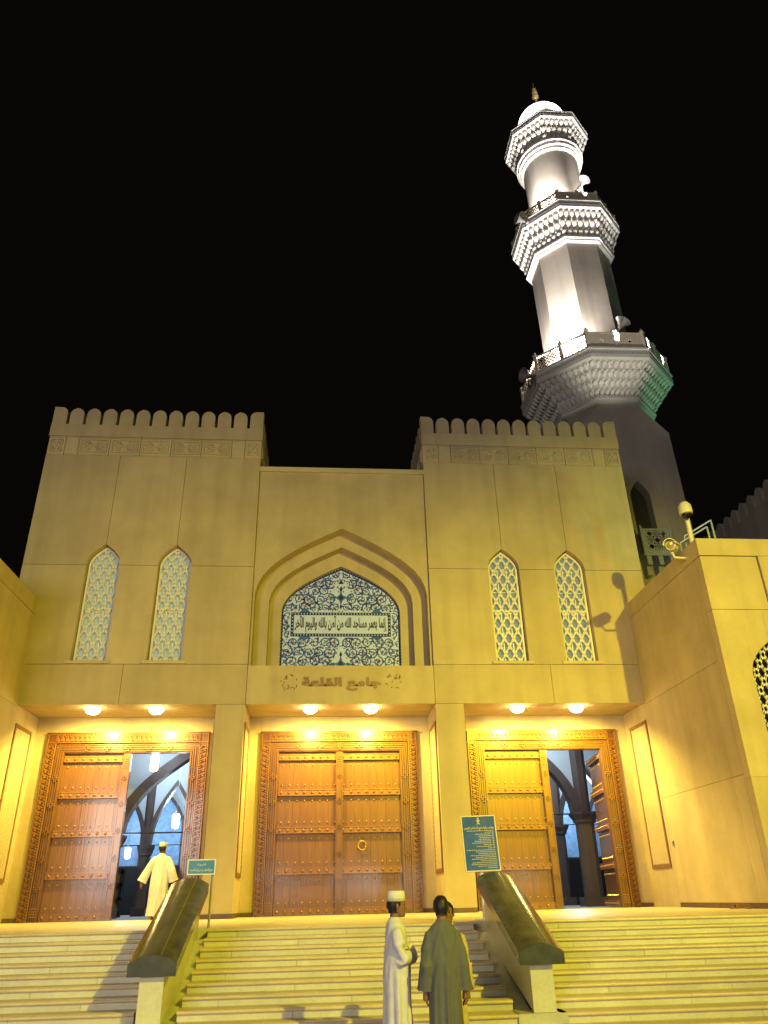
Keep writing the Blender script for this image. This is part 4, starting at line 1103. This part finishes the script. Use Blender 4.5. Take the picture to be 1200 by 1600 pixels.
# ================================================================ SIGNS
def info_sign():
    o = empty('information_board', (2.09, -6.85, 0), label='large blue information board with gold Arabic text on a white post', cat='sign')
    BL = plain('blue_sign_print', (.05, .125, .40), .14, 0, .6, .25, 3)
    GT = plain('gold_sign_print', (.55, .46, .22), .4)
    tilt = RX(radians(-6)) @ RY(radians(-1.2)); T = TR(.0, -.03, .70) @ tilt
    b = MB(); b.box(-.275, .275, -.0, .02, 0, .82, T); b.build('board', BL, o)
    b = MB(); b.frame([(-.285, -.01), (.285, -.01), (.285, .83), (-.285, .83)], [(-.27, .006), (.27, .006), (.27, .814), (-.27, .814)], -.012, .022, T); b.build('board_frame', plain('pale_trim', (.6, .56, .42), .4), o)
    b = MB(); b.tube([(-.02, .03, 0), (-.02, .03, .95)], .03, 10); b.box(-.16, .12, -.1, .14, 0, .02); b.build('post', WHT_P, o)
    q = text('مواعيد زيارة جامع السلطان قابوس', .50, .055, .003, 'heading', GT, o, (0, 0, 0), bold=.02); q.matrix_local = T @ TR(0, -.004, .635) @ RX(pi/2)
    b = MB()                                  # emblem: curved dagger over crossed swords
    for a in (.9, -.9): b.box(-.045, .045, -.004, 0, -.004, .004, T @ TR(0, 0, .725) @ RY(a))
    b.box(-.006, .006, -.005, 0, -.03, .05, T @ TR(0, 0, .735)); b.box(-.022, .022, -.005, 0, -.004, .006, T @ TR(0, 0, .755))
    b.add([(.014*cos(2*pi*k/8), -.005, .785+.014*sin(2*pi*k/8)) for k in range(8)], [tuple(range(8))], T)
    b.build('emblem', GT, o, kind='stuff')
    b = MB(); rnd = random.Random(11); lens = [.9, .3, .62, .5, .45, .55, .66, .72, .35, .6, .25, .95, .7, .6, .86, .72, .8, .55, .82, .85, .6, .3]
    for i, l in enumerate(lens):
        z = .595-i*.0265; x = .235; end = .235-.47*l
        if i in (2, 4, 5, 6, 7, 9): b.box(.205, .235, -.004, 0, z-.005, z+.005, T); x = .18
        while x > end:                        # word-length dashes, right to left, with risers and dots
            w = rnd.uniform(.012, .04); b.box(x-w, x, -.004, 0, z-.0035, z+.0035, T)
            for _ in range(2):
                xx = x-rnd.uniform(0, w); b.box(xx-.0018, xx+.0018, -.004, 0, z, z+rnd.uniform(.006, .011), T)
            x -= w+.007
    b.build('text_line', GT, o, kind='stuff')
info_sign()
def small_sign():
    o = empty('notice_sign', (-2.34, -6.9, 0), label='small teal notice sign with white Arabic lettering behind the stair rail wall', cat='sign')
    b = MB(); b.box(-.205, .205, -.01, .01, .735, .935); b.build('plate', plain('teal_sign_print', (.02, .19, .36), .3), o)
    b = MB(); b.frame([(-.215, .725), (.215, .725), (.215, .945), (-.215, .945)], [(-.198, .742), (.198, .742), (.198, .928), (-.198, .928)], -.016, .012); b.build('plate_frame', plain('white_trim', (.7, .7, .66), .4), o)
    b = MB(); b.tube([(.17, .03, 0), (.17, .03, .74)], .018, 8); b.tube([(-.17, .03, 0), (-.17, .03, .74)], .018, 8); b.build('post', GREYP, o)
    text('تنبيه', .13, .035, .004, 'lettering', WHT_P, o, (0, -.013, .868), bold=.02)
    text('يمنع الدخول من دون إذن المسجد', .34, .05, .004, 'lettering', WHT_P, o, (0, -.013, .79), bold=.02)
small_sign()
def keypad():
    b = MB(); b.box(-.03, .0, -.03, .03, -.06, .06); b.box(-.04, -.03, -.02, .02, -.04, .04)
    b.build('wall_socket_box', GREYP, loc=(WX, -.22, 1.4), label='tiny grey box fixed low on the flank of the right wing', cat='electrical box')
keypad()
# sandals left against the wall
def sandals():
    SL = plain('brown_sandal_leather', (.20, .10, .045), .6)
    for i, (x, y, rz, lab) in enumerate(((7.98, -3.2, .5, 'brown sandal standing at the wing wall, nearer the door'), (8.08, -3.52, .9, 'brown sandal standing at the wing wall, farther from the door'))):
        o = empty('sandal', (x, y, .0), rz, label=lab, cat='sandal', group='pair of sandals by the wall')
        b = MB(); out = [(-.13, -.03), (-.06, -.045), (.04, -.045), (.12, -.04), (.15, 0), (.12, .04), (.04, .045), (-.06, .04), (-.13, .03)]
        v = [(p, q, .0) for p, q in out]+[(p, q, .03) for p, q in out]; m = len(out)
        b.add(v, [list(range(m))[::-1], list(range(m, 2*m))]+[(k, (k+1) % m, (k+1) % m+m, k+m) for k in range(m)]); b.build('sole', SL, o)
        b = MB(); b.rings([[(.02+dx, .05*cos(pi*k/8), .028+.06*sin(pi*k/8)) for k in range(9)]+[(.02+dx, .04*cos(pi*k/8), .028+.05*sin(pi*k/8)) for k in range(8, -1, -1)] for dx in (0, .06)], smooth=False); b.build('strap', SL, o)
sandals()

# ================================================================ PEOPLE
SKIN = plain('brown_skin', (.22, .11, .065), .55, 0, .4, .06, 20)
HAIR = plain('black_hair', (.012, .010, .010), .5, 0, .4, .3, 60)
def fuse(b, name, voxel, mat, parent, smooth=4, fold=None):
    me = b.mesh(name); o = bpy.data.objects.new(name, me); COL.objects.link(o)
    m = o.modifiers.new('r', 'REMESH'); m.mode = 'VOXEL'; m.voxel_size = voxel; m.use_smooth_shade = True
    s_ = o.modifiers.new('s', 'SMOOTH'); s_.iterations = smooth; s_.factor = .5
    dg = bpy.context.evaluated_depsgraph_get(); me2 = bpy.data.meshes.new_from_object(o.evaluated_get(dg))
    bpy.data.objects.remove(o); bpy.data.meshes.remove(me)
    if fold:
        nrm = [v.normal.copy() for v in me2.vertices]
        for v, n in zip(me2.vertices, nrm): v.co += n*fold(v.co)
    me2.materials.clear(); me2.materials.append(mat)
    for p in me2.polygons: p.use_smooth = True
    me2.name = name
    return put(name, me2, parent)
def ell(cx, cy, z, rx, ry, n=20, tw=0): return [(cx+rx*cos(2*pi*i/n+tw), cy+ry*sin(2*pi*i/n+tw), z) for i in range(n)]
def hand(b, wrist, d, palm_n, s=1.0, curl=.5):
    """palm and five fingers; d = direction of fingers, palm_n = palm normal"""
    d = Vector(d).normalized(); n = Vector(palm_n); n = (n-d*n.dot(d)).normalized(); sd = d.cross(n); w = Vector(wrist)
    b.tube([w-d*.02*s, w+d*.035*s, w+d*.075*s, w+d*.09*s], [.024*s, .033*s, .035*s, .028*s], 8)
    for k, (o, l) in enumerate(((-.03, .062), (-.01, .075), (.01, .07), (.028, .055))):
        p0 = w+d*.08*s+sd*o*s; p1 = p0+(d+n*curl*.4).normalized()*l*.45*s; p2 = p1+(d+n*curl*1.2).normalized()*l*.33*s; p3 = p2+(d+n*curl*2).normalized()*l*.25*s
        b.tube([p0-d*.02*s, p0, p1, p2, p3], [.010*s, .0098*s, .009*s, .0085*s, .006*s], 6)
    p0 = w+d*.02*s-sd*.03*s; p1 = p0+(d*.6-sd*.6+n*.3).normalized()*.035*s; p2 = p1+(d*.9-sd*.2+n*.4).normalized()*.03*s
    b.tube([w+d*.01*s, p0, p1, p2], [.014*s, .013*s, .011*s, .008*s], 6)
def head(b, c, yaw, s=1.0):
    """c = centre of the head; face looks to local -y turned by yaw"""
    T = TR(*c) @ RZ(yaw) @ Matrix.Scale(s, 4)
    R_ = []
    for z, rx, ry, oy in ((-.118, .022, .03, -.055), (-.108, .042, .048, -.045), (-.085, .054, .066, -.03), (-.05, .064, .082, -.012), (-.01, .071, .091, 0), (.03, .074, .096, .003), (.07, .069, .090, .006), (.10, .052, .068, .008), (.118, .025, .03, .008)):
        R_.append([(rx*cos(2*pi*i/18), oy+ry*sin(2*pi*i/18), z) for i in range(18)])
    b.rings(R_, T=T)
    b.add([(-.011, -.085, .012), (.011, -.085, .012), (0, -.100, .012), (-.021, -.080, -.034), (.021, -.080, -.034), (0, -.128, -.026), (0, -.085, -.044)], [(0, 1, 2), (0, 2, 5, 3), (1, 4, 5, 2), (3, 5, 6), (5, 4, 6), (0, 3, 6, 4, 1)], T)
    for sx in (-1, 1):
        b.ball((sx*.028, -.082, .03), .014, 8, 5, (1.7, .7, .6), T)        # brow
        b.ball((sx*.082, .006, -.010), .024, 8, 6, (.55, .7, 1.4), T)      # ear
        b.ball((sx*.036, -.068, -.02), .02, 8, 5, (1, .7, .7), T)         # cheek
    b.ball((0, -.084, -.058), .017, 8, 5, (1.5, .55, .4), T); b.ball((0, -.082, -.069), .016, 8, 5, (1.3, .55, .4), T); b.ball((0, -.072, -.10), .02, 8, 5, (1.1, .7, .6), T)
    return T
def person(loc, rz, H, label, robe_mat, arms, yaw=0, cap=None, sandal=True, width=1.0, stride=.0, group=None, sleeve=1.0):
    root = empty('person', loc, rz, label=label, cat='person', group=group)
    k = H/1.70
    S = Matrix.Scale(k, 4)
    hz = 1.575
    b = MB(); T = head(b, (0, -.015, hz), yaw)
    b.tube([(0, .02, 1.38), (0, .012, 1.44), (0, .004, 1.50)], [.062, .055, .056], 12)
    b.rings([ell(0, 0, .8, .13, .10), ell(0, 0, 1.1, .13, .09), ell(0, 0, 1.3, .16, .09), ell(0, .01, 1.40, .10, .07), ell(0, .01, 1.43, .06, .06)])
    for sx in (-1, 1):
        b.tube([(sx*.08, 0, .86), (sx*.085, sx*stride*.4, .48), (sx*.085, sx*stride+.01, .10)], [.085, .058, .042], 10)
        b.tube([(sx*.085, sx*stride+.05, .05), (sx*.085, sx*stride-.02, .055), (sx*.09, sx*stride-.12, .035), (sx*.092, sx*stride-.17, .03)], [.035, .045, .04, .02], 8)
    for sh, el_, wr, hd, hn in arms:
        e2 = Vector(el_)+(Vector(wr)-Vector(el_))*.55; b.tube([e2, (e2+Vector(wr))/2, wr], [.036, .032, .027], 8); hand(b, wr, hd, hn)
    for i, v in enumerate(b.v): b.v[i] = tuple(S @ Vector(v))
    body = fuse(b, 'body', .005*k, SKIN, root, 1)
    # robe
    b = MB(); w = width
    b.rings([ell(0, 0, .07, .235*w, .20*w), ell(0, 0, .35, .215*w, .18*w), ell(0, 0, .7, .205*w, .165*w), ell(0, 0, .95, .195*w, .15), ell(0, 0, 1.15, .185, .13), ell(0, 0, 1.28, .185, .12), ell(0, .005, 1.36, .155, .105), ell(0, .01, 1.405, .12, .09), ell(0, .012, 1.44, .072, .07), ell(0, .010, 1.462, .066, .064)])
    for sh, el_, wr, hd, hn in arms:
        sh, el_, wr = Vector(sh), Vector(el_), Vector(wr)
        b.tube([Vector((sh.x*.45, 0, 1.355)), Vector((sh.x*.86, sh.y, sh.z+.01)), el_*.5+sh*.5, el_, wr-(wr-el_)*.12, wr-(wr-el_)*.02], [q*sleeve for q in (.040, .066, .070, .074, .084, .094)], 14)
    for i, v in enumerate(b.v): b.v[i] = tuple(S @ Vector(v))
    rnd = random.Random(int(H*1000)+int(loc[0]*77)); p1, p2, p3 = [rnd.uniform(0, 6) for _ in range(3)]
    def fold(co):
        z = co.z/k
        if z > 1.40: return 0
        a = math.atan2(co.y, co.x); low = min(1, max(0, (1.3-z)/.9))
        f = .013*low*(1-2*abs(sin(3.5*a+p1+.9*sin(2.1*z+p2)))+.6*sin(11*a+p2+z*1.3+1.5*sin(3*z)))
        f += .003*sin(24*z+9*co.x+p3+3*sin(4*a))*min(1, max(0, (z-.7)/.4))
        return f
    robe = fuse(b, 'robe', .011*k, robe_mat, root, 5, fold)
    # hair / cap / eyes
    Th = S @ T
    if cap:
        b = MB(); prof = [(.088, .04), (.092, .045), (.090, .12), (.086, .142), (.06, .148), (.0, .148)]
        b.rings([[(r*.92*cos(2*pi*i/24), .006+r*1.14*sin(2*pi*i/24), z+.02*0) for i in range(24)] for r, z in prof], T=Th); c_ = b.build('cap', cap, root)
        b = MB(); b.rings([[(r*.92*cos(2*pi*i/24), .006+r*1.14*sin(2*pi*i/24), z) for i in range(24)] for r, z in ((.093, .044), (.0945, .05), (.0945, .066), (.093, .07))], T=Th); b.build('cap_band', CAPB, c_)
    b = MB(); nn = 20; R_ = []
    top = .05 if cap else .128
    for z in (-.075, -.05, -.02, .01, .04, .07, .095, .113, .122):
        if cap and z > .045: break
        kk = sqrt(max(.02, 1-(max(z, 0)/.126)**2.8)); rx, ry = .087*kk, .106*kk
        if z < -.03: rx, ry = .070, .088
        row = []
        for i in range(nn):
            a = 2*pi*i/nn
            fr = -sin(a)                      # 1 towards the face
            lim = .05 if z < .055 else 2
            q = 1.0 if (fr < .35 - (0 if z > -.005 else .45) or z > .058) else .80
            q *= 1+.022*sin(9*a+40*z)+.018*sin(17*a-70*z)
            row.append((rx*q*cos(a), .008+ry*q*sin(a), z))
        R_.append(row)
    b.rings(R_, T=Th); b.build('hair', HAIR, root)
    for sx in (-1, 1):
        b = MB(); b.ball((sx*.03, -.083, .008), .009, 8, 6, (1.3, .7, .8), Th); b.build('eye', EYE, root)
    return root
EYE = plain('dark_eye', (.02, .015, .012), .15)
CAPM = plain('white_embroidered_cap', (.66, .64, .55), .8, 0, .2, .12, 40)
CAPB = plain('cap_embroidery', (.45, .42, .30), .8, 0, .2, .3, 60)
ROBW = cloth('white_robe_cloth', (.58, .57, .62)); ROBO = cloth('olive_grey_robe_cloth', (.11, .115, .10)); ROBY = cloth('cream_robe_cloth', (.55, .45, .28))
# man in white, arms folded, in profile to the right
person((.28, -11.12, GZ), radians(90), 1.59, 'man in a white robe and embroidered cap standing in profile with arms folded', ROBW,
       [((-.165, .0, 1.30), (-.205, -.04, 1.07), (.05, -.155, 1.09), (1, .1, .12), (0, 1, 0)), ((.165, .0, 1.30), (.20, -.06, 1.08), (-.03, -.14, 1.12), (-1, .3, .0), (0, 1, 0))], radians(4), CAPM, width=.86)
# man in olive, back to the camera
person((.728, -11.36, GZ), radians(183), 1.56, 'bareheaded man in an olive grey robe seen from behind with arms hanging', ROBO,
       [((-.16, .0, 1.30), (-.205, .03, 1.03), (-.225, -.02, .79), (.02, -.12, -1), (1, 0, 0)), ((.16, .0, 1.30), (.20, .03, 1.03), (.205, -.03, .79), (-.02, -.12, -1), (-1, 0, 0))], radians(-6), None, width=.84)
# companion mostly hidden behind him
person((.832, -11.04, GZ), radians(-10), 1.50, 'companion in a cream robe mostly hidden behind the man in olive grey', ROBY,
       [((-.19, .0, 1.30), (-.24, .02, 1.02), (-.25, -.04, .8), (0, -.1, -1), (1, 0, 0)), ((.16, .0, 1.30), (.19, .02, 1.02), (.19, -.06, .8), (0, -.1, -1), (-1, 0, 0))], 0, None, width=.9)
# man walking in through the left doorway
person((-4.48, 1.3, 0), radians(172), 1.72, 'man in a white robe and cap walking away through the left doorway', ROBW,
       [((-.18, .0, 1.31), (-.30, .06, 1.05), (-.36, .0, .83), (-.1, -.2, -1), (1, 0, 0)), ((.18, .0, 1.31), (.33, .02, 1.05), (.43, .05, .82), (.1, -.1, -1), (-1, 0, 0))], radians(-8), CAPM, width=1.12, stride=.12, sleeve=1.35)
